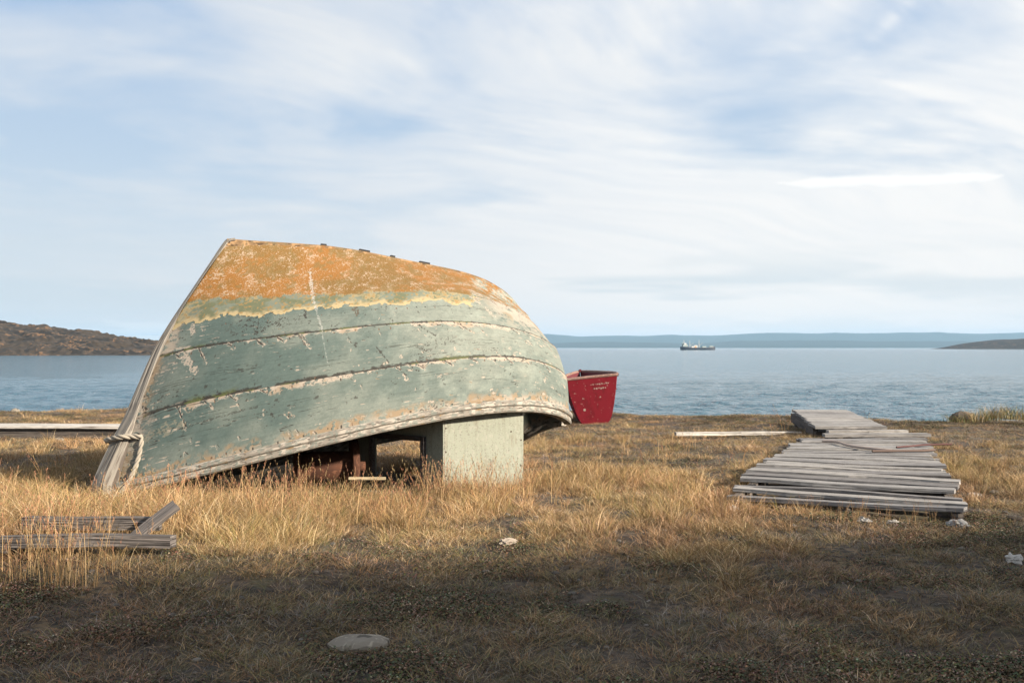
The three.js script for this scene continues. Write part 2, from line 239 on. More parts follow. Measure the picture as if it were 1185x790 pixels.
// paint, lichen and wear of the hull over (t, row)
const TEAL = [.058, .088, .083], TEAL2 = [.150, .170, .150], BARE = [.25, .215, .175], BAREP = [.29, .25, .21], ORN = [.190, .084, .013], ORN2 = [.135, .074, .014], CREAM = [.30, .24, .135], MOSS = [.09, .10, .058], DARK = [.018, .015, .012], TAN = [.20, .142, .085];
const hullCells = []; { const R = rngOf(77); for (let i = 0; i < 90; i++) hullCells.push([R(), R() * 3, .005 + .012 * R() * R(), R(), R()]); }
const NH = 2048, MH = 1024, hullRGB = new Float32Array(NH * MH * 3), hullB = new Float32Array(NH * MH);
for (let j = 0; j < MH; j++) for (let i = 0; i < NH; i++) {
  const t = (i + .5) / NH, v = (j + .5) / MH * 5, S = t * 5, Y = v * .62;      // metres
  const n1 = fbm(S * 9, Y * 9, 4), n2 = fbm(S * 30 + 4, Y * 30, 3), n3 = fbm(S * 2.2 + 8, Y * 2.2, 3), gr = fbm(S * 3 + 2, Y * 60, 3), n4 = fbm(S * 75 + 1, Y * 75, 2);
  let c = mix3(TEAL, TEAL2, clamp(sst(.35, .65, n3) * .6 + .5 * sst(.25, .9, t))), b = .7;
  c = mix3(c, [c[0] * .82, c[1] * .84, c[2] * .84], sst(.5, .62, gr) * .6); c = mix3(c, [.19, .22, .195], sst(.42, .85, n1) * sst(.2, .7, t) * .55);
  // fine scratches along the planks down to bare wood
  const wear = sst(.1, .0, Math.abs(t - .02)) * .5 + sst(.45, 1, t) * .16 + .22 * sst(.35, .05, v) + .15 * sst(.16, .05, t);
  const scr = fbm(S * 7 + 30, Y * 60 + 6, 4); if (scr > .755 - wear * .25) { const k = sst(.755 - wear * .25, .80 - wear * .25, scr) * sst(.42, .56, n2) * .85; c = mix3(c, BAREP, k); b -= .25 * k; }
  // seams at the plank laps
  for (const r of [1, 2, 3]) { const d = r - v, w = fbm(S * 3.5 + r * 9, r * 3.3, 4), hi = .018 + .13 * sst(.38, .72, w) * (.3 + 1.4 * n1) + (r === 1 ? .035 : .02) * sst(.4, .9, t) ;
    if (r < 3 || t > .72) { if (d > 0 && d < .3) { const k = sst(hi, hi * .62, d + (n2 - .5) * .09) * sst(.43, .54, n2 * .7 + n4 * .3 + .14 * (w - .3) + .10 * t); c = mix3(c, mix3(BAREP, TAN, sst(.5, .66, n1) * .5), k * .93); b -= .3 * k; }
      { const q = sst(.050, .022, Math.abs(v - r - .028) + (n2 - .5) * .05) * sst(.32, .46, n1 + .06); c = mix3(c, DARK, q * .9); b -= .35 * q; }
      const dm = -d; if (dm > -.01 && dm < .2) { const w2 = fbm(S * 2.2 + r * 31, 1.7, 4), k = sst(.03 + .12 * sst(.45, .7, w2), 0, dm + (n2 - .5) * .05) * sst(.26, .46, w2 + (n2 - .5) * .4); c = mix3(c, mix3(DARK, [.06, .075, .02], sst(.5, .6, n1)), k * .9); b -= .1 * k; } } }
  // bare wood by the stem and along the gunwale
  c = mix3(c, [c[0] * 1.25, c[1] * 1.22, c[2] * 1.2], sst(.5, .7, n4) * .5); c = mix3(c, [c[0] * .75, c[1] * .78, c[2] * .78], sst(.5, .36, n2) * .45);
  { const k = sst(.035, .012, t + (n1 - .5) * .05) * sst(.36, .52, n2 + .1); c = mix3(c, mix3(BARE, TAN, sst(.45, .6, n1)), k * .85); b -= .25 * k; }
  { const k = sst(.16 + .10 * sst(.35, .9, t), .02, v + (n1 - .5) * .34) * sst(.38, .5, n2 + .08); c = mix3(c, mix3(TAN, BAREP, sst(.36, .58, n1) * (.4 + .6 * t)), k * .9); b -= .25 * k; }
  // mildew specks
  { const m = sst(.56, .78, fbm(S * 1.3 + 3, Y * 2.5 + 8, 3) + .34 * Math.exp(-(((t - .24) / .10) ** 2) - (((v - 2.3) / .3) ** 2)) + .2 * Math.exp(-(((t - .3) / .12) ** 2) - (((v - 1.12) / .14) ** 2)) - .06), k = m * sst(.53, .6, n2) * sst(.46, .54, n4); c = mix3(c, DARK, k * .9); b -= .1 * k; }
  c = mix3(c, DARK, sst(.80, .86, vn(S * 50, Y * 50)) * sst(.62, .8, vn(S * 9 + 3, Y * 9)) * .7);
  // cracks running with the grain
  { const l = fbm(S * .9 + 40, Y * 26, 3), k = sst(.012, .004, Math.abs(l - .5)) * sst(.56, .7, fbm(S * 2.2, Y * 7 + 50, 3)); c = mix3(c, DARK, k * .85); b -= .3 * k; }
  // lichen crust on the bottom, growing down past the waterline
  const vo = 3.12 + (n2 - .5) * .22 + (n1 - .5) * .30 + (n3 - .5) * .1 + .10 * sst(.6, .2, t);
  const vm = 2.66 + (fbm(S * 2.6 + 11, 4.4, 5, .6) - .5) * .36 + (n1 - .5) * .30 + (n2 - .5) * .16 + 1.1 * sst(.73, .80, t + (n1 - .5) * .10);
  if (v > vm) { const e = v - vm, mo = mix3(mix3(MOSS, [.115, .135, .105], sst(.4, .6, n1)), [.25, .205, .115], sst(.46, .64, n2 * .5 + n3 * .5) * .8); let k = mix3(CREAM, mo, sst(.03, .15, e + (n2 - .5) * .22)); k = mix3(k, [.20, .12, .035], sst(.6, .7, n2) * .7); c = k; b = .8 + .2 * n2; }
  if (v > vo) { const e = sst(0, .06, v - vo); let o = mix3(ORN, ORN2, sst(.35, .65, n3)); o = mix3(o, [.27, .19, .12], sst(.51, .63, n1 * .4 + n4 * .6) * .55 ); o = mix3(o, [.33, .27, .21], sst(.56, .64, n2 * .35 + n4 * .35 + n1 * .3) * .55); o = mix3(o, [.13, .085, .025], sst(.54, .66, fbm(S * 13 + 9, Y * 13, 3)) * .65);
    const wst = sst(.70, .92, t + (n1 - .5) * .3); o = mix3(o, mix3([.30, .26, .215], [.13, .165, .145], sst(.5, .6, n2)), wst * sst(.42, .56, n2 * .5 + n1 * .5)); c = mix3(c, o, e); b = .75 + .4 * (n4 - .5); }
  else if (t > .72) { const k = sst(.48, .62, n1 * .5 + n2 * .5 + .18 * sst(1.6, 3, v)) * sst(.72, .85, t) * sst(1.7, 3, v); c = mix3(c, mix3(BAREP, TAN, sst(.5, .62, n3 + .1 * n2)), k * .85); b -= .2 * k; }
  hullRGB.set(c, (j * NH + i) * 3); hullB[j * NH + i] = b;
}
function dab(t0, v0, t1, v1, w, col, k = .9, rag = .5) {   // a stroke of colour from one point of the hull to another
  const R = w * 2.2, L = Math.hypot((t1 - t0) * 5, (v1 - v0) * .62) + 1e-6;
  for (let j = Math.max(0, Math.floor((Math.min(v0, v1) - R / .62) / 5 * MH)); j < Math.min(MH, (Math.max(v0, v1) + R / .62) / 5 * MH); j++) for (let i = Math.max(0, Math.floor((Math.min(t0, t1) - R / 5) * NH)); i < Math.min(NH, (Math.max(t0, t1) + R / 5) * NH); i++) {
    const S = (i + .5) / NH * 5, Y = (j + .5) / MH * 5 * .62, a = clamp(((S - t0 * 5) * (t1 - t0) * 5 + (Y - v0 * .62) * (v1 - v0) * .62) / (L * L)), d = Math.hypot(S - lerp(t0, t1, a) * 5, Y - lerp(v0, v1, a) * .62) / w + (fbm(S * 28, Y * 28, 3) - .5) * 2 * rag;
    const q = sst(1, .7, d) * k * sst(.36, .52, fbm(S * 60 + 7, Y * 60, 3)); if (q > 0) { const o = (j * NH + i) * 3; for (let m = 0; m < 3; m++) hullRGB[o + m] = lerp(hullRGB[o + m], col[m], q); hullB[j * NH + i] -= .2 * q; } } }
for (const [t, v, w, a, e] of hullCells) { if (v > 2.6 && t < .72) continue; const L = .02 + .05 * a; if (e < .28) { dab(t, v, t + .012 * (a - .3), v - L * 1.6, w * .8, BAREP, .85, 1.6); if (a > .4) dab(t + .002, v, t + .008, v - L, w * .35, DARK, .9, .7); } else dab(t, v, t + .006, v - .02, w * .7, e < .75 ? DARK : TAN, .85, 1.2); }
{ const R = rngOf(19); for (const r of [1, 2, 3]) for (let t = .04; t < .98; t += .035 + .03 * R()) { if (r === 3 && t < .7) continue; if (R() < .3) continue; const l = .10 + .38 * R() * R(), sl = .012 + .035 * l, w = .007 + .008 * R(); dab(t + .003, r - .03, t + sl + .003, r - .03 - l, w * 1.7, BAREP, .9, 1.1); dab(t, r - .02, t + sl, r - .03 - l * (.6 + .4 * R()), w * .75, DARK, .95, .8); }
  for (let i = 0; i < 60; i++) { const t = .3 + .68 * Math.sqrt(R()), v = .15 + 1.75 * R(), w = .008 + .02 * R() * R(); dab(t, v, t + .01 * R(), v - .05 * R(), w, BAREP, .9, 1.8); if (R() < .4) dab(t + .001, v, t + .003, v - .02, w * .4, DARK, .9, 1); } }
{ const R = rngOf(23); for (const r of [.06, .94, 1.06, 1.93, 2.07, 2.5]) for (let t = .03; t < .985; t += .021 + .006 * R()) { if (R() < .3) continue; const j = (R() - .5) * .03; dab(t, r + j, t + .001, r + j - .012 - .05 * R() * R(), .0055 + .004 * R(), R() < .5 ? DARK : [.09, .05, .03], .95, .4); } }
dab(.275, 4.2, .325, 2.75, .022, [.33, .32, .30], .7, 1.1); dab(.325, 2.75, .35, 2.0, .013, [.29, .295, .28], .6, 1.1); dab(.35, 1.95, .37, 1.3, .007, [.24, .265, .25], .5, .6);   // old whitewash drips
dab(.06, 1.93, .10, 1.55, .030, BAREP, .9, 1.5); dab(.30, 1.98, .33, 1.62, .016, BAREP, .85, 1.5); dab(.298, 1.99, .318, 1.72, .010, DARK, .8, 1.2); dab(.05, 2.55, .06, 2.38, .03, BAREP, .85, 1.6); dab(.075, 2.5, .082, 2.36, .022, BAREP, .85, 1.6);
dab(.40, 1.9, .425, 1.55, .012, DARK, .75, 1.3); dab(.56, 1.97, .605, 1.62, .011, DARK, .75, 1.3); dab(.66, 1.95, .70, 1.68, .014, BARE, .8, 1.4); dab(.662, 1.95, .69, 1.75, .008, DARK, .75, 1.3); dab(.47, 1.5, .50, 1.12, .008, DARK, .75, 1.3); dab(.30, .5, .315, .42, .026, BARE, .9, .8); dab(.305, .47, .312, .42, .013, DARK, .9, .8);
dab(.10, .62, .24, .70, .012, DARK, .55, 1.4); dab(.30, 2.66, .305, 2.45, .02, DARK, .9, 1); dab(.42, 2.6, .425, 2.4, .045, [.06, .045, .03], .85, 1.2); dab(.015, .62, .10, .70, .05, [.21, .19, .14], .5, 1.6); dab(.73, 2.95, .78, 2.35, .02, BAREP, .85, 1.5);
const tHull = tex(NH, MH, (u, v) => { const o = (Math.min(MH - 1, Math.floor(v * MH)) * NH + Math.min(NH - 1, Math.floor(u * NH))) * 3; return [hullRGB[o], hullRGB[o + 1], hullRGB[o + 2]]; });
const tHullB = tex(NH, MH, (u, v) => hullB[Math.min(MH - 1, Math.floor(v * MH)) * NH + Math.min(NH - 1, Math.floor(u * NH))], { srgb: false });
tHull.wrapS = tHull.wrapT = tHullB.wrapS = tHullB.wrapT = THREE.ClampToEdgeWrapping;
const mHull = std({ map: tHull, bumpMap: tHullB, bumpScale: .010, roughness: .78 });

const boat = thing('upturned_boat', 'large upturned wooden boat with peeling teal paint and orange lichen', 'boat');
for (const side of [1, -1]) {
  mesh('plank', strake(0, 1.02, side, .030), mHull, boat); mesh('plank', strake(1, 2.02, side, .030), mHull, boat); mesh('plank', strake(2, 3.02, side, .022), mHull, boat);
  mesh('plank', strake(3, 4.01, side, .006), mHull, boat); mesh('plank', strake(4, 5, side, 0), mHull, boat);
}
function sweep(path, prof, closed = true) {           // path of [p, across, up]; prof of [across, up]
  const pos = [], uv = [], ix = [], m = prof.length; let L = 0;
  path.forEach(([p, a, u], i) => { if (i) L += p.distanceTo(path[i - 1][0]); prof.concat([prof[0]]).forEach(([x, y], k) => { const q = p.clone().addScaledVector(a, x).addScaledVector(u, y); pos.push(q.x, q.y, q.z); uv.push(L * .5, k / m * .5); }); });
  const W = m + 1; for (let i = 0; i + 1 < path.length; i++) for (let k = 0; k < m; k++) { const a = i * W + k, b = a + 1, c = a + W, d = c + 1; ix.push(a, c, b, b, c, d); }
  for (const i of [0, path.length - 1]) for (let k = 1; k + 1 < m; k++) { const o = i * W; i ? ix.push(o, o + k, o + k + 1) : ix.push(o, o + k + 1, o + k); }
  const g = new THREE.BufferGeometry(); g.setAttribute('position', new THREE.Float32BufferAttribute(pos, 3)); g.setAttribute('uv', new THREE.Float32BufferAttribute(uv, 2)); g.setIndex(ix); return flat(g);
}
const tRail = tex(1024, 128, (u, v) => { const g = fbm(u * 30, v * 26, 4), n = fbm(u * 60, v * 12, 4), l = fbm(u * 9, v * 2 + 4, 3); let c = mix3([.17, .155, .135], [.31, .285, .25], sst(.35, .65, g)); c = mix3(c, [.03, .025, .02], sst(.6, .7, fbm(u * 40 + 5, v * 50, 3)) * .8); c = mix3(c, [.12, .145, .13], sst(.54, .62, n) * .6); c = mix3(c, [.22, .13, .05], sst(.55, .66, l) * sst(.4, .6, n) * .7); return c; });
const mRail = std({ map: tRail, bumpMap: tRail, bumpScale: .006 });
for (const side of [1, -1]) {
  const path = [], path2 = []; for (let i = 0; i <= 80; i++) { const t = tp(i / 80) * .997 + .001, p = hullP(t, 0, side), n = hullN(t, 0), wob = (fbm(t * 14, 3 + side, 3) - .5) * .014; const a = E1.clone().multiplyScalar(n.x).addScaledVector(E2, n.y * side).normalize();
    path.push([boatP(p[0], side * p[1], p[2]), a, E3.clone().multiplyScalar(1 + wob * 4)]); }
  mesh('rub_rail', sweep(path, [[-.03, .0], [.028, .004], [.040, -.012], [.040, -.05], [.028, -.060], [-.03, -.060]]), mRail, boat);
  mesh('gunwale', sweep(path, [[-.07, -.0605], [.016, -.0605], [.020, -.11], [.008, -.125], [-.07, -.125]]), mRail, boat);
}
{ // stem post and keel
  const out = [[-.006, .006], [.0, .135], [.158, .527], [.288, .788], [.370, .992], [.58, 1.5], [.72, 1.76], [.955, 2.14], [1.175, 2.494], [1.29, 2.68], [1.335, 2.735], [1.40, 2.748]];
  const inner = z => { const a = [[0, .235], [.114, .25], [.755, .42], [1.397, .64], [1.915, .87], [2.341, 1.12], [2.8, 1.44]]; for (let i = 1; i < a.length; i++) if (z < a[i][0]) return lerp(a[i - 1][1], a[i][1], (z - a[i - 1][0]) / (a[i][0] - a[i - 1][0])); return 1.44; };
  const path = []; const n = 60, cv = new THREE.CatmullRomCurve3(out.map(q => V(q[0], q[1], 0)));
  const pos = [], uv = [], ix = [];
  for (let i = 0; i <= n; i++) { const q = cv.getPoint(i / n), z0 = q.y, w = lerp(.158, .05, sst(.1, 2.45, z0)) + .004 * (vn(i * .5, 1) - .5), ins = .012, s1 = Math.max(q.x + ins + .035, inner(z0)), z1 = i > n - 8 ? z0 - .03 : z0; q.x += ins;
    const bv = lerp(.105, .03, sst(.6, 2.4, z0)), ring = [[s1, -w - .006, z1], [Math.min(s1 - .01, q.x + bv), -w, z0], [q.x, -.016, z0], [q.x, .016, z0], [Math.min(s1 - .01, q.x + bv), w, z0], [s1, w + .006, z1]];
    ring.forEach((r, k) => { const P = boatP(r[0], r[1], r[2]); pos.push(P.x, P.y, P.z); uv.push(i / n * 1.2, [0, .05, .12, .13, .22, .28][k]); }); }
  const ix2 = [], ix3 = []; for (let i = 0; i < n; i++) for (let k = 0; k < 5; k++) { const a = i * 6 + k, b = a + 1, c = a + 6, d = c + 1; (k === 0 ? ix3 : k < 4 ? ix2 : ix).push(a, b, c, b, d, c); }
  
  const g = new THREE.BufferGeometry(); g.setAttribute('position', new THREE.Float32BufferAttribute(pos, 3)); g.setAttribute('uv', new THREE.Float32BufferAttribute(uv, 2)); g.setIndex(ix);
  const g2 = g.clone(); g2.setIndex(ix2); tag(mesh('stem_facing', flat(g2), woodStem, boat), 'bevelled front edge of the stem post');
  const g3 = g.clone(); g3.setIndex(ix3); mesh('stem_post', flat(g3), woodStem, boat);
  tag(mesh('stem_post', flat(g), woodStem, boat), 'bleached grey stem post at the bow');
  const kp = []; for (let i = 0; i <= 60; i++) { const t = i / 60, p = rowAt(5, t); kp.push([boatP(p[0] - .02, 0, p[2]), E2, E3]); }
  mesh('keel', sweep(kp, [[-.045, -.06], [-.045, .012], [-.03, .022], [.03, .022], [.045, .012], [.045, -.06]]), mHull.clone(), boat).material = std({ map: tRail, color: rgb(.9, .62, .36), bumpMap: tRail, bumpScale: .006 });
  const mIron = std({ color: rgb(.022, .02, .02), roughness: .7, metalness: .3 });
  for (const [t, l] of [[.435, .12], [.64, .12], [.30, .06], [.53, .05]]) { const p = rowAt(5, t), q = rowAt(5, t + .02), b = boatP(p[0], 0, p[2] + .03), d = boatP(q[0], 0, q[2] + .03).sub(b).normalize(); const m = mesh('keel_bracket', new THREE.BoxGeometry(l, .03, .07, 3, 1, 1), mIron, boat); m.position.copy(b); m.quaternion.setFromUnitVectors(V(1, 0, 0), d); }
  // inside: ribs and a beam
  for (const t of [.16, .3, .44, .58, .72, .84, .92]) for (const side of [1, -1]) { const path = []; for (let k = 0; k <= 12; k++) { const v = .02 + k / 12 * 4.8, p = hullP(t, v), n = hullN(t, v); path.push([boatP(p[0], side * (p[1] - n.y * .05), p[2] - n.z * .05), E1, E2.clone().multiplyScalar(side * n.y).addScaledVector(E3, n.z)]); } mesh('rib', sweep(path, [[-.03, -.025], [.03, -.025], [.03, .025], [-.03, .025]]), woodDark, boat); }
  for (const t of [.34, .8]) { const p = rowAt(0, t), L = (p[1] - .05) * 2, m = mesh('thwart', timber(L, .035, .22, t * 10), woodDark, boat); m.position.copy(boatP(p[0], 0, p[2] + .14)); m.quaternion.setFromRotationMatrix(new THREE.Matrix4().makeBasis(E2.clone().negate(), E3, E1)); }
}
{ // rope through the hole at the bow
  const mRope = std({ color: rgb(.26, .235, .195), roughness: 1 });
  const b0 = .10, strand = (path, r, tw, seg) => { const c = new THREE.CatmullRomCurve3(path), N = seg, L = c.getLength(), fr = c.computeFrenetFrames(N, false), gs = []; for (let s = 0; s < 3; s++) { const q = []; for (let i = 0; i <= N; i++) { const a = s * 2.094 + i / N * L * tw; q.push(c.getPointAt(i / N).addScaledVector(fr.normals[i], Math.cos(a) * r * .55).addScaledVector(fr.binormals[i], Math.sin(a) * r * .55)); } gs.push(new THREE.TubeGeometry(new THREE.CatmullRomCurve3(q), N * 2, r * .58, 6)); } return mergeGeometries(gs); };
  const A = [boatP(.48, .12, .56), boatP(.465, .225, .565), boatP(.37, .195, .575), boatP(.29, .19, .575), boatP(.22, .125, .57), boatP(.155, .045, .565), boatP(.14, .0, .565), boatP(.155, -.045, .56), boatP(.22, -.125, .56), boatP(.3, -.19, .56), boatP(.46, -.215, .56)];
  const B = [boatP(.485, .12, .55), boatP(.475, .23, .535), boatP(.455, .24, .40), boatP(.41, .245, .25), boatP(.34, .25, .10), boatP(.26, .26, .0), boatP(.14, .28, -.04)];
  const rope = thing('mooring_rope', 'thick twisted grey rope looped through the bow of the upturned boat', 'rope', [A[2].x, 0, A[2].z]);
  const ofs = g => { g.translate(-A[2].x, 0, -A[2].z); return g; };
  mesh('loop', ofs(strand(A, .027, 26, 120)), mRope, rope); mesh('tail', ofs(strand(B, .024, 26, 90)), mRope, rope);
  const hole = mesh('dark_hole_plug', new THREE.CylinderGeometry(.036, .036, .036, 20), std({ color: rgb(.008, .008, .008) }), boat); const hn = hullN(.018, .69), hp = hullP(.018, .69), nn = E1.clone().multiplyScalar(hn.x).addScaledVector(E2, hn.y).addScaledVector(E3, hn.z); hole.position.copy(boatP(hp[0], hp[1], hp[2])); hole.quaternion.setFromUnitVectors(V(0, 1, 0), nn);  // solid near-black plug, its colour painting the darkness inside the hole
}

// ---------------------------------------------------------------- box propping the boat, drum and plank under it
{
  const A = V(-.725, 0, -10.48), Bp = V(.125, 0, -11.02), Cp = V(-1.86, 0, -11.35);   // near corner, right end, left end
  const o = thing('prop_box', 'grey green painted plywood box propping up the upturned boat', 'box', [A.x, gh(A.x, 10.48) - .05, A.z]);
  const tBox = tex(512, 512, (u, v) => { const n = fbm(u * 40, v * 40, 3), l = fbm(u * 4, v * 4, 4), s = fbm(u * 60, v * 4, 3); let c = mix3([.185, .203, .165], [.215, .232, .19], l); c = mix3(c, [.12, .125, .09], sst(.55, .72, s) * .25); c = mix3(c, [.13, .10, .065], sst(.6, .75, fbm(u * 9 + 3, v * 3.5, 4)) * .35); c = mix3(c, [.10, .095, .08], sst(.66, .74, fbm(u * 90 + 9, v * 90, 2)) * .55); c = mix3(c, [.25, .25, .215], sst(.62, .74, n) * .5); return c; });
  const mBox = std({ map: tBox, bumpMap: tBox, bumpScale: .003, roughness: .75 }), mBoxS = mBox;
  const place = (m, P, Q, y = 0) => { const d = Q.clone().sub(P); m.position.set((P.x + Q.x) / 2 - A.x, y, (P.z + Q.z) / 2 - A.z); m.rotation.y = Math.atan2(-d.z, d.x); };
  // front panel whose top follows the gunwale
  const d = Bp.distanceTo(A), sh = new THREE.Shape([[-d / 2, 0], [d / 2, 0], [d / 2, 1.0], [d / 2 - .14, .99], [0, .955], [-d / 2, .905]].map(q => new THREE.Vector2(...q))), pg = new THREE.ExtrudeGeometry(sh, { depth: .022, bevelEnabled: true, bevelSize: .004, bevelThickness: .004, bevelSegments: 1 });
  pg.translate(0, 0, -.026);
  place(tag(mesh('front_panel', pg, mBox, o), 'pale sunlit front panel'), A, Bp);
  const pin = o.children[0], mScrew = std({ color: rgb(.05, .035, .025), roughness: .6, metalness: .5 });
  for (const [x, y] of [[d / 2 - .03, .86], [d / 2 - .03, .58], [d / 2 - .035, .3], [d / 2 - .16, .68], [-d / 2 + .03, .75], [-d / 2 + .03, .5], [-d / 2 + .03, .25]]) { const s = mesh('screw', new THREE.CylinderGeometry(.009, .009, .006, 10), mScrew, pin); s.position.set(x, y, .002); s.rotation.x = Math.PI / 2; }
  const patch = mesh('patch', new THREE.BoxGeometry(.075, .06, .004), std({ color: rgb(.09, .095, .08) }), pin); patch.position.set(.25, .885, .0035);
  const ed = mesh('corner_edge', new THREE.BoxGeometry(.03, .9, .03), std({ map: tWoodW, color: rgb(.6, .58, .54), bumpMap: tWoodB, bumpScale: .004 }), o); ed.position.set(.004, .45, -.022);
  // side panel with a window opening
  const e = Cp.distanceTo(A), S2 = new THREE.Shape([[-e / 2, 0], [e / 2, 0], [e / 2, .86], [-e / 2, .62]].map(q => new THREE.Vector2(...q)));
  const x0 = e / 2 - 1.02, x1 = e / 2 - .30; S2.holes.push(new THREE.Path([[x0, .16], [x0, .60], [x1, .60], [x1, .16]].map(q => new THREE.Vector2(...q))));
  const sg = new THREE.ExtrudeGeometry(S2, { depth: .022, bevelEnabled: false }); sg.translate(0, 0, -.03);
  const side = mesh('side_panel', sg, mBoxS, o); place(side, Cp, A);
  for (const [bx, by, bw, bhh] of [[(x0 + x1) / 2, .625, x1 - x0 + .1, .05], [x1 + .025, .37, .05, .46], [x0 - .025, .37, .05, .46], [(x0 + x1) / 2, .135, x1 - x0 + .1, .05]]) { const f = mesh('window_frame', new THREE.BoxGeometry(bw, bhh, .05), woodSled, side); f.position.set(bx, by, .012); }
  // back and far posts
  for (const [P, h] of [[Bp.clone().add(V(-.06, 0, -.05)), .84], [Cp.clone().add(V(.05, 0, -.04)), .55], [V(-.15, 0, -11.9), .6]]) { const q = mesh('post', new THREE.BoxGeometry(.07, h, .07), woodDark, o); q.position.set(P.x - A.x, h / 2, P.z - A.z); }
}
{
  const tRust = tex(256, 256, (u, v) => { const a = fbm(u * 12, v * 12, 4), b = fbm(u * 40, v * 40, 3); let c = mix3([.035, .014, .008], [.095, .036, .018], a); c = mix3(c, [.13, .055, .03], sst(.6, .7, b)); return mix3(c, [.03, .018, .014], sst(.55, .7, fbm(u * 6 + 4, v * 6, 3))); });
  const mR = std({ map: tRust, bumpMap: tRust, bumpScale: .006, roughness: .9, metalness: .15 });
  const x = -1.95, D = 10.75, o = thing('rusty_drum', 'rusty flanged steel drum lying under the upturned boat', 'drum', [x, gh(x, D) + .26, -D], .25);
  const lathe = (pts, name) => { const g = new THREE.LatheGeometry(pts.map(p => new THREE.Vector2(...p)), 40); g.rotateZ(-Math.PI / 2); return mesh(name, g, mR, o); };
  lathe([[.0, -.34], [.17, -.34], [.17, .20], [.0, .20]], 'barrel'); lathe([[.17, .20], [.285, .20], [.295, .215], [.295, .275], [.28, .28], [.265, .24], [.06, .24], [0, .24]], 'flange'); lathe([[.17, -.34], [.285, -.34], [.285, -.40], [0, -.40]], 'flange'); lathe([[0, .24], [.06, .24], [.05, .36], [0, .36]], 'axle');
  for (let k = 0; k < 6; k++) { const a = k * 1.047, b = mesh('bolt', new THREE.CylinderGeometry(.016, .016, .03, 6), mR, o); b.rotation.z = Math.PI / 2; b.position.set(.25, Math.cos(a) * .2, Math.sin(a) * .2); }
  const s = tag(mesh('loose_batten', timber(.36, .025, .03, 4), std({ map: tWoodW, color: rgb(1.0, .86, .6) })), 'pale thin batten lying in grass below the box window', 'batten'); s.position.copy(P3(-1.47, 10.05, .19)); s.rotation.y = .04;
}

// ---------------------------------------------------------------- red dinghy
{
  const tRed = tex(512, 256, (u, v) => { const n = fbm(u * 40, v * 24, 3), l = fbm(u * 6, v * 4, 3); let c = mix3([.105, .003, .009], [.135, .005, .012], l); c = mix3(c, [.08, .003, .006], sst(.58, .68, fbm(u * 14, v * 10 + 3, 3)) * .5); c = mix3(c, [.25, .17, .15], sst(.80, .84, n) * .8); return c; });
  const mRed = new THREE.MeshPhysicalMaterial({ map: tRed, roughness: .7, specularIntensity: .35 }), mIn = std({ color: rgb(.085, .010, .016), roughness: .8 }), mTrim = std({ map: tRail, color: rgb(.9, .6, .58) });
  const D0 = 19.3, x = 1.63, o = thing('red_dinghy', 'small red dinghy standing on the bank beyond the upturned boat', 'boat', [x, gh(x, D0) - .03, -D0], -.08); o.rotation.z = .10; o.rotation.y = .0; 
  const L = 3.1, half = (t, v) => { const w = Math.pow(1 - Math.pow(t, 2.3), .85) * (.50 + .07 * Math.sin(Math.min(1, t * 1.7) * 3.1)); return w * lerp(.42, 1, Math.pow(v, .55)); };
  const pt = (t, v, s, inset = 0) => V(s * Math.max(.004, half(t, v) - inset), .02 + .30 * t * t * (1 - v) + v * (.92 + .03 * t * t) , -L * t * (1 - .1 * (1 - v)));
  const shell = (s, inset) => grid(40, 12, (u, v) => pt(u * .995, v, s, inset));
  mesh('hull', mergeGeometries([shell(1, 0), shell(-1, 0), grid(40, 4, (u, v) => { const a = pt(u * .995, 0, 1), b = pt(u * .995, 0, -1); return a.lerp(b, v); })]), mRed, o);
  mesh('inner_hull', mergeGeometries([shell(1, .03), shell(-1, .03), grid(40, 4, (u, v) => { const a = pt(u * .995, .15, 1, .03), b = pt(u * .995, .15, -1, .03); return a.lerp(b, v); })]), mIn, o);
  const tr = new THREE.Shape(); const N = 12; for (let k = 0; k <= N; k++) { const v = k / N, q = pt(0, v, 1); k ? tr.lineTo(q.x, q.y) : tr.moveTo(q.x, q.y); } for (let k = N; k >= 0; k--) { const q = pt(0, k / N, -1); tr.lineTo(q.x, q.y); }
  const tg = new THREE.ExtrudeGeometry(tr, { depth: .03, bevelEnabled: true, bevelSize: .008, bevelThickness: .008, bevelSegments: 2, curveSegments: 4 }); tg.translate(0, 0, -.01); const tm = mesh('transom', tg, mRed, o);
  const rp = s => { const q = []; for (let k = 0; k <= 30; k++) q.push(pt(k / 30 * .99, 1, s).add(V(s * .01, .01, 0))); return q; };
  mesh('rail', tube(rp(1), .034, 60, 8), mTrim, o); mesh('rail', tube(rp(-1), .034, 60, 8), mTrim, o); mesh('transom_cap', tube([V(-.53, .945, .01), V(0, .95, .01), V(.53, .945, .01)], .032, 20, 8), mTrim, o);
  mesh('thwart', new THREE.BoxGeometry(1.16, .04, .24).translate(0, .62, -1.2), mIn, o); mesh('bow_fitting', new THREE.BoxGeometry(.05, .07, .09).translate(0, 1.0, -L + .08), mIn, o);
  const mark = std({ color: rgb(.24, .17, .15) }); const R = rngOf(3);
  for (let l = 0; l < 2; l++) for (let k = 0; k < 9 - l * 3; k++) { const m = mesh('worn_lettering', new THREE.BoxGeometry(.012 + R() * .022, .008 + R() * .028, .003), mark, tm); m.position.set(-.02 + k * .042 + l * .06 + R() * .008, .80 - l * .085 + R() * .014, .031); m.rotation.z = (R() - .5) * .8; }
  for (const [px, py, r] of [[-.19, .33, .026], [-.2, .55, .012], [.14, .55, .014]]) { const m = mesh('paint_chip', new THREE.CylinderGeometry(r, r, .003, 14), mark, tm); m.position.set(px, py, .031); m.rotation.x = 1.5708; }
}

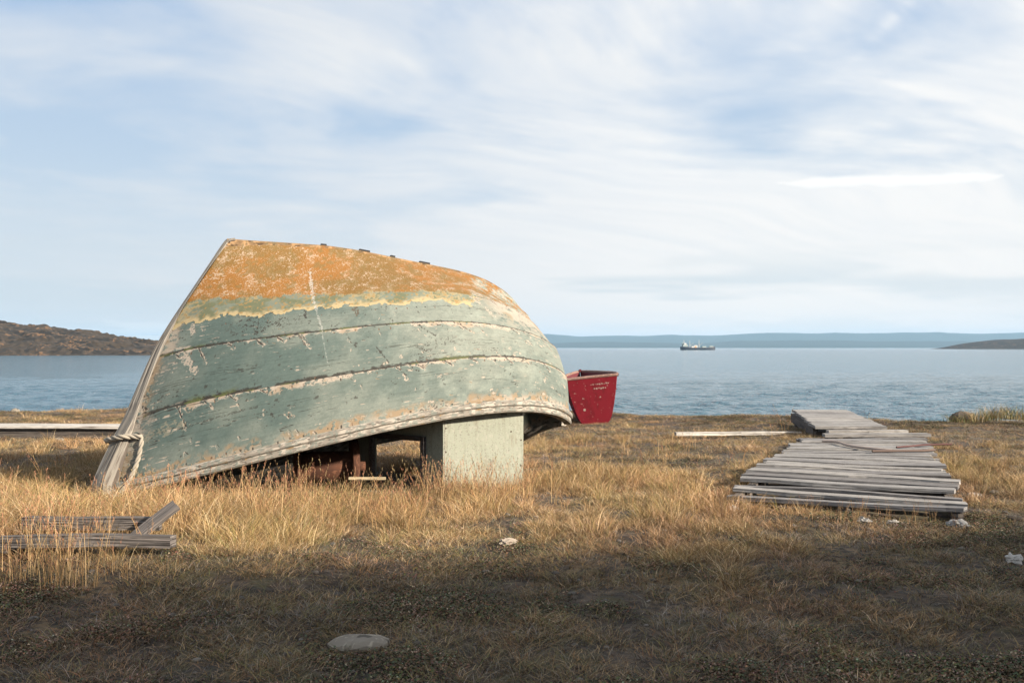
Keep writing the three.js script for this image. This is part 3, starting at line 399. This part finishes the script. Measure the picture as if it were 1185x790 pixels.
// ---------------------------------------------------------------- boardwalks
const near = { L0: [2.08, 9.55], R0: [3.93, 8.55], L1: [4.30, 14.8], R1: [6.13, 14.75] };
{
  const o = thing('boardwalk', 'broad near boardwalk of loose weathered grey planks', 'boardwalk', [3, gh(3, 9), -9]);
  const bx = 3, by = gh(3, 9), bz = -9;
  const R = rngOf(31), edge = (a, t) => [lerp(near[a + '0'][0], near[a + '1'][0], t), lerp(near[a + '0'][1], near[a + '1'][1], t)];
  let t = 0, k = 0; const steps = [.020, .030, .016, .040, .045];
  while (t < .985) {
    const w = (k < steps.length ? steps[k] : .019 + .024 * R()), gap = k === 2 ? .022 : k === 3 ? .016 : .0035 + .012 * R() * R(), tm = t + w / 2, l = edge('L', tm), r = edge('R', tm);
    if (k > 1) { r[1] += (R() - .5) * .08; l[1] += (R() - .5) * .06; } const e0 = (R() - .5) * .08, e1 = (R() - .5) * .07; const dx = r[0] - l[0], dd = r[1] - l[1], len = Math.hypot(dx, dd) + e0 + e1;
    const m = mesh('plank', timber(len - (k > 5 && R() < .2 ? .12 : 0), .036, w * 5.55, k + 1, { warp: .026, chip: .018 }), woodM[Math.floor(R() * 4)], o);
    const cx = (l[0] + r[0]) / 2 + (e1 - e0) / 2 * dx / len, cd = (l[1] + r[1]) / 2; m.position.set(cx - bx, [.075, .105, .11, .14][k] ?? (.135 + .02 * (R() - .5) + .02 * tm), -cd - bz); m.rotation.set((R() - .5) * .09, Math.atan2(dd, dx) + (R() - .5) * .02, (R() - .5) * .022);
    t += w + gap; k++;
  }
  for (const f of [.04, .5, .96]) { const a = [lerp(near.L0[0], near.R0[0], f), lerp(near.L0[1], near.R0[1], f)], b = [lerp(near.L1[0], near.R1[0], f), lerp(near.L1[1], near.R1[1], f)], L = Math.hypot(b[0] - a[0], b[1] - a[1]); const m = mesh('joist', timber(L, .12, .08, f * 7), woodDark, o); m.position.set((a[0] + b[0]) / 2 - bx, -.03, -(a[1] + b[1]) / 2 - bz); m.rotation.y = Math.atan2(b[1] - a[1], b[0] - a[0]); }
}
{
  const bx = 5.4, bz = -16.5, o = thing('boardwalk', 'narrow far boardwalk of grey planks rising to the shore edge', 'boardwalk', [bx, gh(bx, 16.5), bz]); const R = rngOf(8);
  const rowsB = []; rowsB.push([4.78, 6.40, 15.25, .10, .20], [4.98, 6.22, 15.66, .12, .16]); for (let k = 0; k < 10; k++) { const t = k / 9; rowsB.push([lerp(4.86, 5.26, t), lerp(5.98, 6.26, t), lerp(16.0, 18.5, t), lerp(.17, .25, t), .262]); }
  rowsB.forEach(([x0, x1, D, y, w], k) => { const m = mesh('plank', timber(x1 - x0 + .06 * (R() - .5), .045, w, k + 50, { warp: .008, chip: .005 }), woodM[[0, 2, 0, 1][Math.floor(R() * 4)]], o); m.position.set((x0 + x1) / 2 - bx, y, -D - bz); m.rotation.set(k > 1 ? .043 : 0, (R() - .5) * .03, (R() - .5) * .01); });
  for (const s of [0, 1]) { const a = [s ? 5.95 : 4.92, 16.1], b = [s ? 6.2 : 5.32, 18.8], L = Math.hypot(b[0] - a[0], b[1] - a[1]), m = mesh('joist', timber(L, .16, .09, s + 60), woodDark, o); m.position.set((a[0] + b[0]) / 2 - bx, .03, -(a[1] + b[1]) / 2 - bz); m.rotation.y = Math.atan2(b[1] - a[1], b[0] - a[0]); m.rotation.z = .02; }
  for (const [x, D, h] of [[4.97, 16.1, .12], [5.92, 16.1, .12], [5.32, 18.4, .2], [6.18, 18.4, .2], [4.9, 15.2, .1], [6.25, 15.2, .1], [5.1, 15.6, .12], [6.1, 15.6, .12]]) { const m = mesh('block', timber(.16, h, .16, x, { seg: 2 }), woodDark, o); m.position.set(x - bx, -.02, -D - bz); }
}
{ // rope end and red stick lying on the boardwalk
  const y = gh(3, 9) + .205, q = (x, D, h = 0) => V(x, y + h, -D);
  tag(mesh('rope_scrap', tube([q(4.35, 13.9), q(4.47, 13.7, .01), q(4.50, 13.35), q(4.55, 13.1), q(4.68, 12.85), q(4.83, 12.62)], .018, 40, 6), std({ color: rgb(.36, .29, .25) })), 'short curled rope scrap lying on the near boardwalk', 'rope');
  tag(mesh('wooden_stick', tube([q(4.55, 12.55, .0), q(4.85, 12.58), q(5.2, 12.62), q(5.42, 12.72)], .016, 30, 6), std({ color: rgb(.10, .07, .06) })), 'brown stick lying across the near boardwalk planks', 'stick');
  tag(mesh('red_string', tube([q(5.05, 13.05), q(5.3, 13.2), q(5.6, 13.38), q(5.95, 13.45)], .012, 30, 6), std({ color: rgb(.075, .03, .03) })), 'thin red string lying on the right of the near boardwalk', 'string');
}

// ---------------------------------------------------------------- beams, sled, rocks and scraps
{
  const o = thing('plank_walkway', 'bleached white plank walkway over dark sleepers beyond the bow', 'walkway', [-8.6, gh(-8.6, 16.7), -16.7]);
  const R = rngOf(4); for (let k = 0; k < 2; k++) { const m = mesh('plank', timber(4.6 + .15 * R(), .035, .29, 80 + k, { warp: .006, chip: .006 }), woodPale, o); m.position.set(R() * .05, .17, .32 - k * .31); m.rotation.y = -.01; }
  for (let k = 0; k < 6; k++) { const m = mesh('sleeper', timber(.75, .17, .14, 90 + k), woodDark, o); m.rotation.y = 1.57; m.position.set(-2 + k * .78, 0, -.08); }
  for (let k = 0; k < 2; k++) { const m = mesh('edge_beam', timber(4.5, .16, .10, 97 + k, { warp: .01, chip: .012 }), woodDark, o); m.position.set(0, -.005, .36 - .85 * k); }
  const b = tag(mesh('pale_beam', timber(2.1, .055, .09, 71, { warp: .012 }), woodPale), 'long bleached beam lying in grass beside the boardwalk', 'beam'); b.position.copy(P3(3.78, 16.6, .03)); b.rotation.y = .03;
}
{
  const o = thing('broken_sled', 'broken weathered wooden sled lying in the grass before the bow', 'sled', [-2.9, gh(-2.9, 6.9), -6.9]); const g0 = gh(-2.9, 6.9);
  const put = (m, x, y, D, ry, rz = 0, rx = 0) => { m.position.set(x + 2.9, y - g0, -D + 6.9); m.rotation.set(rx, ry, rz); };
  put(mesh('runner', timber(1.75, .08, .075, 21, { warp: .035, chip: .02 }), woodSled, o), -3.16, .165, 6.72, 0, -.008);
  put(mesh('runner', timber(.98, .09, .075, 22, { warp: .035, chip: .02 }), woodSled, o), -3.0, .21, 7.12, -.02, -.02);
  put(mesh('cross_board', timber(.40, .035, .09, 23, { warp: .012, chip: .014, seg: 6 }), woodSled, o), -2.49, .27, 6.90, .8, .38, .35);
  put(mesh('cross_board', timber(.50, .04, .09, 24, { warp: .01, seg: 6 }), woodDark, o), -3.42, .13, 6.92, 1.5, .03);
}
const tStone = tex(256, 256, (u, v) => { const a = fbm(u * 8, v * 8, 4), b = fbm(u * 50, v * 50, 3); let c = mix3([.15, .14, .13], [.26, .25, .23], a); c = mix3(c, [.34, .33, .30], sst(.6, .7, b)); return mix3(c, [.08, .075, .07], sst(.62, .72, fbm(u * 20 + 3, v * 20, 3))); });
const mStone = std({ map: tStone, bumpMap: tStone, bumpScale: .02, color: rgb(.82, .76, .68), roughness: .95 }), mStoneD = std({ map: tStone, color: rgb(.34, .28, .24), roughness: .95 }), mStoneL = std({ map: tStone, color: rgb(1.0, .95, .88), roughness: .9 });
const st = (x, D, r, seed, sx, sy, sz, m, label, name = 'stone') => { const o = tag(mesh(name, flat(rock(r, seed, sx, sy, sz, r > .1 ? 2 : 1)), m), label, 'stone'); o.position.copy(P3(x, D, r * sy * .25)); };
st(-.79, 5.12, .15, 4, 1.15, .34, .75, mStone, 'flat pale stone in the shaded foreground', 'flat_stone');
st(8.84, bankEdge(8.84) - .5, .22, 9, 1.2, .85, 1, mStoneD, 'dark rounded boulder at the shore edge on the right', 'boulder');
st(-11.2, 22.4, .09, 13, 1.2, .8, 1, mStone, 'small grey stone at the left shore edge');
st(-7.2, 15.8, .07, 14, 1.1, .7, 1, mStoneL, 'small pale stone below the bleached walkway');
st(4.42, 8.72, .06, 15, 1.3, .6, 1, mStoneD, 'small dark stone right of the near boardwalk corner');
st(4.9, 10.1, .045, 16, 1.2, .7, 1, mStone, 'small whitish stone right of the near boardwalk');
st(4.63, 9.95, .065, 17, 1.5, .6, 1, mStoneL, 'pale stone in the grass by the boardwalk right corner');
const scrapM = std({ color: rgb(.33, .32, .30), roughness: .8, side: THREE.DoubleSide });
function crumpled(w, seed) { const g = new THREE.IcosahedronGeometry(1, 3), p = g.attributes.position; for (let i = 0; i < p.count; i++) { const x = p.getX(i), y = p.getY(i), z = p.getZ(i), k = .25 + 1.5 * Math.abs(fbm(x * 2.2 + seed * 5 + y, z * 2.2 + y * 1.7 + seed, 3) - .35) + .25 * vn(x * 5 + seed, z * 5 + y * 4); p.setXYZ(i, x * k * w * 1.1, y * k * w * .5, z * k * w * .8); } return flat(g); }
function scrap(x, D, w, seed, label, m = scrapM) { const o = tag(mesh('plastic_scrap', crumpled(w * .8, seed), m), label, 'scrap', 'litter scraps in the grass'); o.position.copy(P3(x, D, .03)); o.rotation.y = seed; }
scrap(2.05, 9.2, .10, 1, 'crumpled white scrap at the left front corner of the boardwalk'); scrap(3.05, 8.62, .11, 2, 'crumpled white scrap below the front boardwalk plank'); scrap(3.27, 8.55, .09, 3, 'small white scrap beside the larger one under the boardwalk front'); scrap(3.5, 6.95, .11, 5, 'white scrap in shaded grass at the right edge'); scrap(3.78, 8.42, .12, 6, 'grey scrap below the right front corner of the boardwalk', std({ color: rgb(.2, .2, .2), side: THREE.DoubleSide })); scrap(-.05, 7.75, .12, 7, 'flat whitish scrap at the edge of the shade', std({ color: rgb(.26, .22, .18), side: THREE.DoubleSide }));

// ---------------------------------------------------------------- ship
{
  const o = thing('cargo_ship', 'small dark cargo ship at anchor far out on the sea', 'ship', [281, SEA, -1500], .06);
  const mh = std({ color: rgb(.012, .02, .035), roughness: .5 }), mw = std({ color: rgb(.42, .42, .41) }), mo = std({ color: rgb(.5, .25, .12) }), mg = std({ color: rgb(.25, .3, .3) });
  mesh('hull', grid(40, 10, (u, v) => { const s = u * 2 - 1, a = v * 2 - 1, x = -26.5 + 53 * u, w = 4.6 * Math.pow(1 - Math.max(0, s) ** 3.5, .8) * (u < .1 ? .7 + 3 * u : 1), deck = 3.6 + 1.9 * Math.max(0, s - .55) / .45 + (u < .24 ? 1.4 : 0), k = Math.abs(a); return V(x + (u > .95 ? (1 - k) * 0 : 0), k > .6 ? lerp(deck, -1.5, (k - .6) / .4) : deck, Math.sign(a) * (k > .6 ? w * (1 - .3 * (k - .6) / .4) : w * k / .6)); }), mh, o);
  const b = (n, x, y, w, h, d, m) => mesh(n, new THREE.BoxGeometry(w, h, d).translate(x, y + h / 2, 0), m, o);
  b('deckhouse', -20, 5, 7, 3, 7, mg); b('bridge', -20, 8, 3.4, 2.4, 6, mw); b('funnel', -23.4, 8, 1.4, 3, 1.6, mg); b('hatch', -8.5, 3.6, 4, 2.2, 6, mw); b('container', -3.8, 3.6, 5, 3.6, 5, mw); b('container', -4, 3.6, 2.2, 2.2, 5.6, mo); b('hatch', 9, 3.6, 6, 2, 6, mg); b('forecastle', 20, 4.6, 6, 1.6, 4, mg);
  for (const [x, h] of [[-12.5, 10.5], [1.5, 11.5], [-21.5, 5]]) { const m = mesh('mast', new THREE.CylinderGeometry(.25, .45, h, 8).translate(x, (x < -20 ? 10 : 3.6) + h / 2, 0), mw, o); mesh('boom', new THREE.CylinderGeometry(.16, .16, h * .7, 6).rotateZ(-.9).translate(x + h * .28, 3.6 + h * .45, 0), mw, m); }
}

// ---------------------------------------------------------------- the house behind the camera, whose roof edge shades the foreground
{
  const ux = V(.958, 0, -.287), a = Math.atan2(.287, .958), o = thing('timber_house', 'timber house behind the viewpoint shading the foreground', 'house', [15.77, gh(15.77, -3) - .2, .69], a);
  const mW = std({ map: tWoodA, color: rgb(1.2, .5, .4), roughness: .9 }), L = 18, dp = 8, H = 7.54;
  mesh('wall', mergeGeometries([new THREE.BoxGeometry(L, H, .2).translate(0, H / 2, 0), new THREE.BoxGeometry(L, H, .2).translate(0, H / 2, dp), new THREE.BoxGeometry(.2, H, dp - .21).translate(-L / 2 + .1, H / 2, dp / 2), new THREE.BoxGeometry(.2, H, dp - .21).translate(L / 2 - .1, H / 2, dp / 2)]), mW, o);
  const roof = new THREE.Shape([[-.35, H + .05], [dp + .35, H + .05], [dp + .35, H + .2], [dp / 2, H + 1.35], [-.35, H + .2]].map(q => new THREE.Vector2(-q[0], q[1]))); const rg = new THREE.ExtrudeGeometry(roof, { depth: L + .6, bevelEnabled: false }); rg.rotateY(Math.PI / 2); rg.translate(-L / 2 - .3, 0, 0);
  mesh('roof', rg, std({ color: rgb(.06, .06, .065) }), o);
  for (let k = 0; k < 8; k++) { const fx = -5.5 + (k % 4) * 3.6, fy = k < 4 ? 1.9 : 5.2, w = mesh('window', new THREE.BoxGeometry(1, 1.2, .06).translate(fx, fy, -.12), std({ color: rgb(.7, .7, .68) }), o); mesh('pane', new THREE.BoxGeometry(.84, 1.04, .03).translate(fx, fy, -.15), std({ color: rgb(.02, .025, .03), roughness: .1 }), w); }
}

// ---------------------------------------------------------------- grass
const inQuad = (x, D) => { const t = (D - 8.6) / 6.2; if (t < -.05 || D > 15) return false; const l = lerp(2.05, 4.32, (D - 9.5) / 5.3), r = lerp(3.95, 6.15, (D - 8.5) / 6.3); const front = lerp(9.5, 8.5, clamp((x - 2.08) / 1.85)); return x > l && x < r && D > front; };
const inFar = (x, D) => D > 15 && D < 19 && x > lerp(4.8, 5.2, (D - 15) / 4) && x < lerp(6.35, 6.3, (D - 15) / 4);
const underBoat = (x, D) => { const dx = x + 4.227, dd = D - 9.98, s = dx * .9336 + dd * .3584, b = dx * .3584 - dd * .9336; return s > .35 && s < 5.2 && Math.abs(b) < .92 * Math.sin(Math.PI * Math.pow(s / 5.3, .8)) ; };
const inBox = (x, D) => { const p = [x + .725, D - 10.48], a = [.85, .54], b = [-1.135, .87], det = a[0] * b[1] - a[1] * b[0], u = (p[0] * b[1] - p[1] * b[0]) / det, v = (a[0] * p[1] - a[1] * p[0]) / det; return u > -.03 && u < 1 && v > -.03 && v < 1; };
function bladeTuft(seed, n, { h = .2, spread = .05, lean = .5, w = .004, cols, head = 0, seg = 3 }) {
  const R = rngOf(seed), pos = [], col = [], ix = [];
  for (let k = 0; k < n; k++) {
    const a = R() * 6.283, r = spread * Math.sqrt(R()), bx = Math.cos(a) * r, bz = Math.sin(a) * r, H = h * (.45 + .75 * R()), da = a + (R() - .5) * 2.4, ln = lean * (.2 + R()) * H, ww = w * (.6 + .8 * R()), fa = R() * 3.14, c = ((q, k) => q.map(x => x * k))(cols[Math.floor(R() * cols.length)], .55 + .5 * R()), b0 = pos.length / 3;
    const at = t => [bx + Math.cos(da) * ln * t * t, H * (t - .22 * lean * t * t), bz + Math.sin(da) * ln * t * t];
    for (let s = 0; s < seg; s++) { const t = s / seg, q = at(t), ws = ww * (1 - t * .75) / 2; pos.push(q[0] - Math.cos(fa) * ws, q[1], q[2] - Math.sin(fa) * ws, q[0] + Math.cos(fa) * ws, q[1], q[2] + Math.sin(fa) * ws); col.push(...c, ...c); if (s) ix.push(b0 + 2 * s - 2, b0 + 2 * s - 1, b0 + 2 * s, b0 + 2 * s - 1, b0 + 2 * s + 1, b0 + 2 * s); }
    const q = at(1); pos.push(...q); col.push(...c); const e = b0 + 2 * seg; ix.push(e - 2, e - 1, e);
    if (R() < head) { const hc = [.20 + .08 * R(), .135 + .05 * R(), .085]; for (let m = 0; m < 9; m++) { const t = .66 + .34 * m / 9 + .02 * R(), p = at(t), o = pos.length / 3, an = R() * 6.283, l = .003 + .005 * R(); pos.push(p[0], p[1], p[2], p[0] + Math.cos(an) * l, p[1] + .016 + .014 * R(), p[2] + Math.sin(an) * l, p[0] + Math.cos(an + 1) * l * .6, p[1] + .022, p[2] + Math.sin(an + 1) * l * .6); col.push(...hc, ...hc, ...hc); ix.push(o, o + 1, o + 2); } }
  }
  const g = new THREE.BufferGeometry(); g.setAttribute('position', new THREE.Float32BufferAttribute(pos, 3)); g.setAttribute('color', new THREE.Float32BufferAttribute(col, 3)); g.setIndex(ix); g.computeVertexNormals(); return g;
}
function leafMat(seed, n, { h = .05, spread = .09, size = .012, cols }) {   // low heath: small leaves and twigs
  const R = rngOf(seed), pos = [], col = [], ix = [];
  for (let k = 0; k < n; k++) { const a = R() * 6.283, r = spread * Math.sqrt(R()), x = Math.cos(a) * r, z = Math.sin(a) * r, y = h * R() * (1 - .6 * (r / spread) ** 2), d = R() * 6.283, l = size * (.6 + R()), t = (R() - .2) * l, w = l * .35, c = cols[Math.floor(R() * cols.length)].map(q => q * (.7 + .6 * R())), o = pos.length / 3;
    pos.push(x, y, z, x + Math.cos(d) * l * .5 - Math.sin(d) * w, y + t * .6, z + Math.sin(d) * l * .5 + Math.cos(d) * w, x + Math.cos(d) * l, y + t, z + Math.sin(d) * l, x + Math.cos(d) * l * .5 + Math.sin(d) * w, y + t * .6 + .003, z + Math.sin(d) * l * .5 - Math.cos(d) * w); for (let m = 0; m < 4; m++) col.push(...c); ix.push(o, o + 1, o + 2, o, o + 2, o + 3); }
  const g = new THREE.BufferGeometry(); g.setAttribute('position', new THREE.Float32BufferAttribute(pos, 3)); g.setAttribute('color', new THREE.Float32BufferAttribute(col, 3)); g.setIndex(ix); g.computeVertexNormals(); return g;
}
const STRAW = [[.39, .262, .117], [.48, .355, .195], [.28, .178, .078], [.20, .118, .05], [.53, .42, .26], [.35, .228, .10]], RUST = [[.25, .13, .055], [.19, .09, .045], [.30, .19, .09]], OLIVE = [[.20, .18, .06], [.15, .155, .05], [.26, .215, .08], [.30, .22, .09]], DULL = [[.20, .155, .098], [.13, .10, .065], [.30, .255, .19], [.10, .10, .05], [.15, .09, .055]], PALE = [[.36, .34, .30], [.26, .24, .21], [.20, .17, .14]], HEATH = [[.06, .06, .028], [.085, .07, .035], [.10, .055, .032], [.045, .045, .024], [.12, .10, .05]];
const kinds = {
  tall: [1, 2, 3].map(s => bladeTuft(s, 20, { h: .25, spread: .075, lean: .95, w: .0036, cols: s === 3 ? [...STRAW, ...OLIVE] : STRAW, head: .0 })),
  seed: [4, 5].map(s => bladeTuft(s, 7, { h: .40, spread: .05, lean: .36, w: .0036, cols: STRAW, head: .8, seg: 4 })),
  mid: [6, 7, 8].map(s => bladeTuft(s, 26, { h: .115, spread: .10, lean: 1.4, w: .0036, cols: s === 8 ? [...OLIVE, ...STRAW] : s === 7 ? [...STRAW, ...RUST] : STRAW })),
  low: [9, 10, 11].map(s => bladeTuft(s, 30, { h: .065, spread: .11, lean: 1.5, w: .0036, cols: s === 9 ? [...DULL, ...OLIVE] : s === 10 ? [...DULL, ...RUST] : [...DULL, ...STRAW] })),
  wisp: [12, 13].map(s => bladeTuft(s, 16, { h: .075, spread: .10, lean: 1.7, w: .003, cols: PALE, seg: 3 })),
  heath: [14, 15, 16].map(s => leafMat(s, 130, { h: .045, spread: .10, size: .010, cols: s === 15 ? [...HEATH, ...DULL] : HEATH })),
  litter: [17, 18].map(s => bladeTuft(s, 22, { h: .028, spread: .14, lean: 4.5, w: .0036, cols: [...DULL, ...STRAW, ...PALE] })),
};
const mGrass = std({ vertexColors: true, roughness: .85, side: THREE.DoubleSide });
const bag = {}; for (const k in kinds) bag[k] = kinds[k].map(() => []);
const GR = rngOf(2024);
function put(kind, x, D, s, tint) { const L = bag[kind]; L[Math.floor(GR() * L.length)].push([x, D, s, GR() * 6.283, tint]); }
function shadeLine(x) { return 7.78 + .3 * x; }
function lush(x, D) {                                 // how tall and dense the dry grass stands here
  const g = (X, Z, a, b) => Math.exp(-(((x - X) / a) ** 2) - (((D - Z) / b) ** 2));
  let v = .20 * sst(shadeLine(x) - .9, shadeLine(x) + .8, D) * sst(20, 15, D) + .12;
  v += .75 * g(-2.2, 8.9, 1.8, .9) + .7 * g(-3.9, 7.6, 1.5, 1.3) + .4 * g(-.6, 9.7, 1.0, .8) + .75 * g(.75, 11.4, .6, 1.2) + .45 * g(-2.0, 7.8, 1.3, .6) + .3 * g(2.4, 10.5, 1.2, 1.8) + .35 * g(5.2, 10.8, .9, 2) + .3 * g(-5.5, 11, 1.5, 2) + .25 * g(6.6, 14, .5, 2.5);
  v -= .35 * g(8, 17.5, 2.4, 2.6) + .25 * g(7, 12.5, 1.4, 1) ;
  v += (fbm(x * .8 + 4, D * .8, 4) - .5) * 1.1; v -= .5 * g(3.0, 8.7, .9, .55); return clamp(v, 0, 1.3);
}
function sow(D0, D1, perM2) {
  const area = .60 * (D1 * D1 - D0 * D0), n = Math.floor(area * perM2);
  for (let i = 0; i < n; i++) { const D = Math.sqrt(lerp(D0 * D0, D1 * D1, GR())), x = D * (GR() * 1.24 - .62);
    if (inQuad(x, D) || inFar(x, D) || inBox(x, D) || D > bankEdge(x) + .7) continue; const ub = underBoat(x, D); if (ub && GR() < .85) continue;
    const clump = fbm(x * 4.2 + 3, D * 3.2 + 8, 3); if (clump < .43 && GR() < .8) continue;
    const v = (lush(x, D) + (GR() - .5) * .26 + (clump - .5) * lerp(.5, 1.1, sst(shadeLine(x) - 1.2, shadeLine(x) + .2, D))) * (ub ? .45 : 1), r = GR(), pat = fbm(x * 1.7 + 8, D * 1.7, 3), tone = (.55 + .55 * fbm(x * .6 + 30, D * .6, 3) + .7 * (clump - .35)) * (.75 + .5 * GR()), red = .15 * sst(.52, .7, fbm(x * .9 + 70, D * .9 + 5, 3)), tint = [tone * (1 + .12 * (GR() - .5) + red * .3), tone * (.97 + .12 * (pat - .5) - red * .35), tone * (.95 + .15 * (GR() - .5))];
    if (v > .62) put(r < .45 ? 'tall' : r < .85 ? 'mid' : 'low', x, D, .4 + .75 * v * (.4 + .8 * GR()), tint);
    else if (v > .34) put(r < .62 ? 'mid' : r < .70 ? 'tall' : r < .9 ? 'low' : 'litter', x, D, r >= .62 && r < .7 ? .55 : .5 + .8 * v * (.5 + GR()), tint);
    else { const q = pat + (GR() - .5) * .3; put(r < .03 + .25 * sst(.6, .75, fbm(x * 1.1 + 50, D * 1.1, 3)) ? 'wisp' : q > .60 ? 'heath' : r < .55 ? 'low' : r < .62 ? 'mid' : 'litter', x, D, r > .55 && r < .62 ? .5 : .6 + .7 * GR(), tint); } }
}
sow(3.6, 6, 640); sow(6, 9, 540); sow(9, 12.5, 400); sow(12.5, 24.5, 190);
for (let i = 0; i < 620; i++) { const a = GR(); let x, D; if (a < .35) { x = -3.3 + 2.5 * GR(); D = 8.2 + 1.3 * GR(); } else if (a < .62) { x = -4.4 + 1.9 * GR(); D = 5.9 + 2.4 * GR(); } else if (a < .8) { x = -.9 + 1.1 * GR(); D = 9.6 + .75 * GR(); } else { x = -6 + 12 * GR(); D = 8.8 + 8 * GR(); } if (inQuad(x, D) || inBox(x, D) || inFar(x, D) || underBoat(x, D)) continue; put('seed', x, D, .5 + .65 * GR(), [.95, .9, .85]); }
for (let i = 0; i < 90; i++) put(i % 2 ? 'tall' : 'mid', -4.0 + 1.9 * GR(), i % 3 ? 6.2 + .42 * GR() : 6.8 + .25 * GR(), .45 + .4 * GR(), [.9, .88, .85]);
for (let i = 0; i < 46; i++) put('seed', 2.2 + 1.7 * GR(), 8.3 + .55 * GR(), .3 + .28 * GR(), [.9, .85, .8]);
const kindName = { tall: ['tall_grass', 'tall dry golden grass round the upturned boat'], seed: ['seeding_grass', 'thin grass stems with brown seed heads'], mid: ['dry_grass', 'knee low dry straw coloured grass on the flat'], low: ['short_grass', 'short dull grass on the shaded foreground'], wisp: ['pale_grass', 'pale bleached wisps of dead grass'], heath: ['heath', 'low dark heath leaves covering the soil'], litter: ['grass_litter', 'flattened dead grass litter on the soil'] };
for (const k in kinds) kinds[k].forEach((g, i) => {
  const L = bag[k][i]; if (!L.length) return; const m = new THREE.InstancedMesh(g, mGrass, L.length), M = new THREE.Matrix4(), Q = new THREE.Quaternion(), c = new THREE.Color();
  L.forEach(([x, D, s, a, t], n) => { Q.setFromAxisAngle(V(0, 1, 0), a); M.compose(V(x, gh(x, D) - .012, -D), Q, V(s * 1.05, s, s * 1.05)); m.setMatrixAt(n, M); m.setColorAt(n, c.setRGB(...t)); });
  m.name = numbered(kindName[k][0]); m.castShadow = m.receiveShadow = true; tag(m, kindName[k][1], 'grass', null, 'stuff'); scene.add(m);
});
{ // small loose stones on the soil
  const R = rngOf(88), n = 1500, m = new THREE.InstancedMesh(flat(rock(1, 21, 1.2, .6, 1, 1)), std({ color: rgb(1, 1, 1), roughness: .95 }), n), M = new THREE.Matrix4(), Q = new THREE.Quaternion(), c = new THREE.Color();
  for (let i = 0; i < n; i++) { const D = Math.sqrt(lerp(14, 130, R())), x = D * (R() * 1.24 - .62), r = .006 + .022 * R() ** 4, k = .05 + .16 * R() * R(); Q.setFromAxisAngle(V(0, 1, 0), R() * 6.283); M.compose(V(x, gh(x, D) + r * .2, -D), Q, V(r, r, r)); m.setMatrixAt(i, M); m.setColorAt(i, c.setRGB(k, k * .9, k * .8)); }
  m.name = 'pebbles'; tag(m, 'small loose stones scattered on the bare soil', 'pebbles', null, 'stuff'); scene.add(m);
}
{ // grassy tussock at the shore edge
  const R = rngOf(61), gs = [], x = 9.5, D = bankEdge(9.5) - .9; for (let i = 0; i < 90; i++) { const t = bladeTuft(100 + i, 16, { h: .36, spread: .14, lean: .8, w: .007, cols: i % 3 ? [...OLIVE, ...STRAW] : [[.10, .12, .03], [.14, .14, .04]] }); const a = (R() - .5) * 1.9, b = (R() - .5) * .7; t.translate(a, .12 * Math.cos(a) - .02, b); t.scale(1, 1 - .5 * Math.abs(a) / 1.1, 1); gs.push(t); }
  const o = tag(mesh('grass_tussock', mergeGeometries(gs), mGrass), 'green and rust grass tussock beside the shore boulder', 'tussock'); o.position.copy(P3(x, D, 0));
}
console.log('tufts', Object.entries(bag).map(([k, v]) => k + ':' + v.map(l => l.length).join('/')).join(' '));
scene.traverse(o => { if (o.isMesh) { o.castShadow = o.receiveShadow = true; } });
renderer.render(scene, camera);
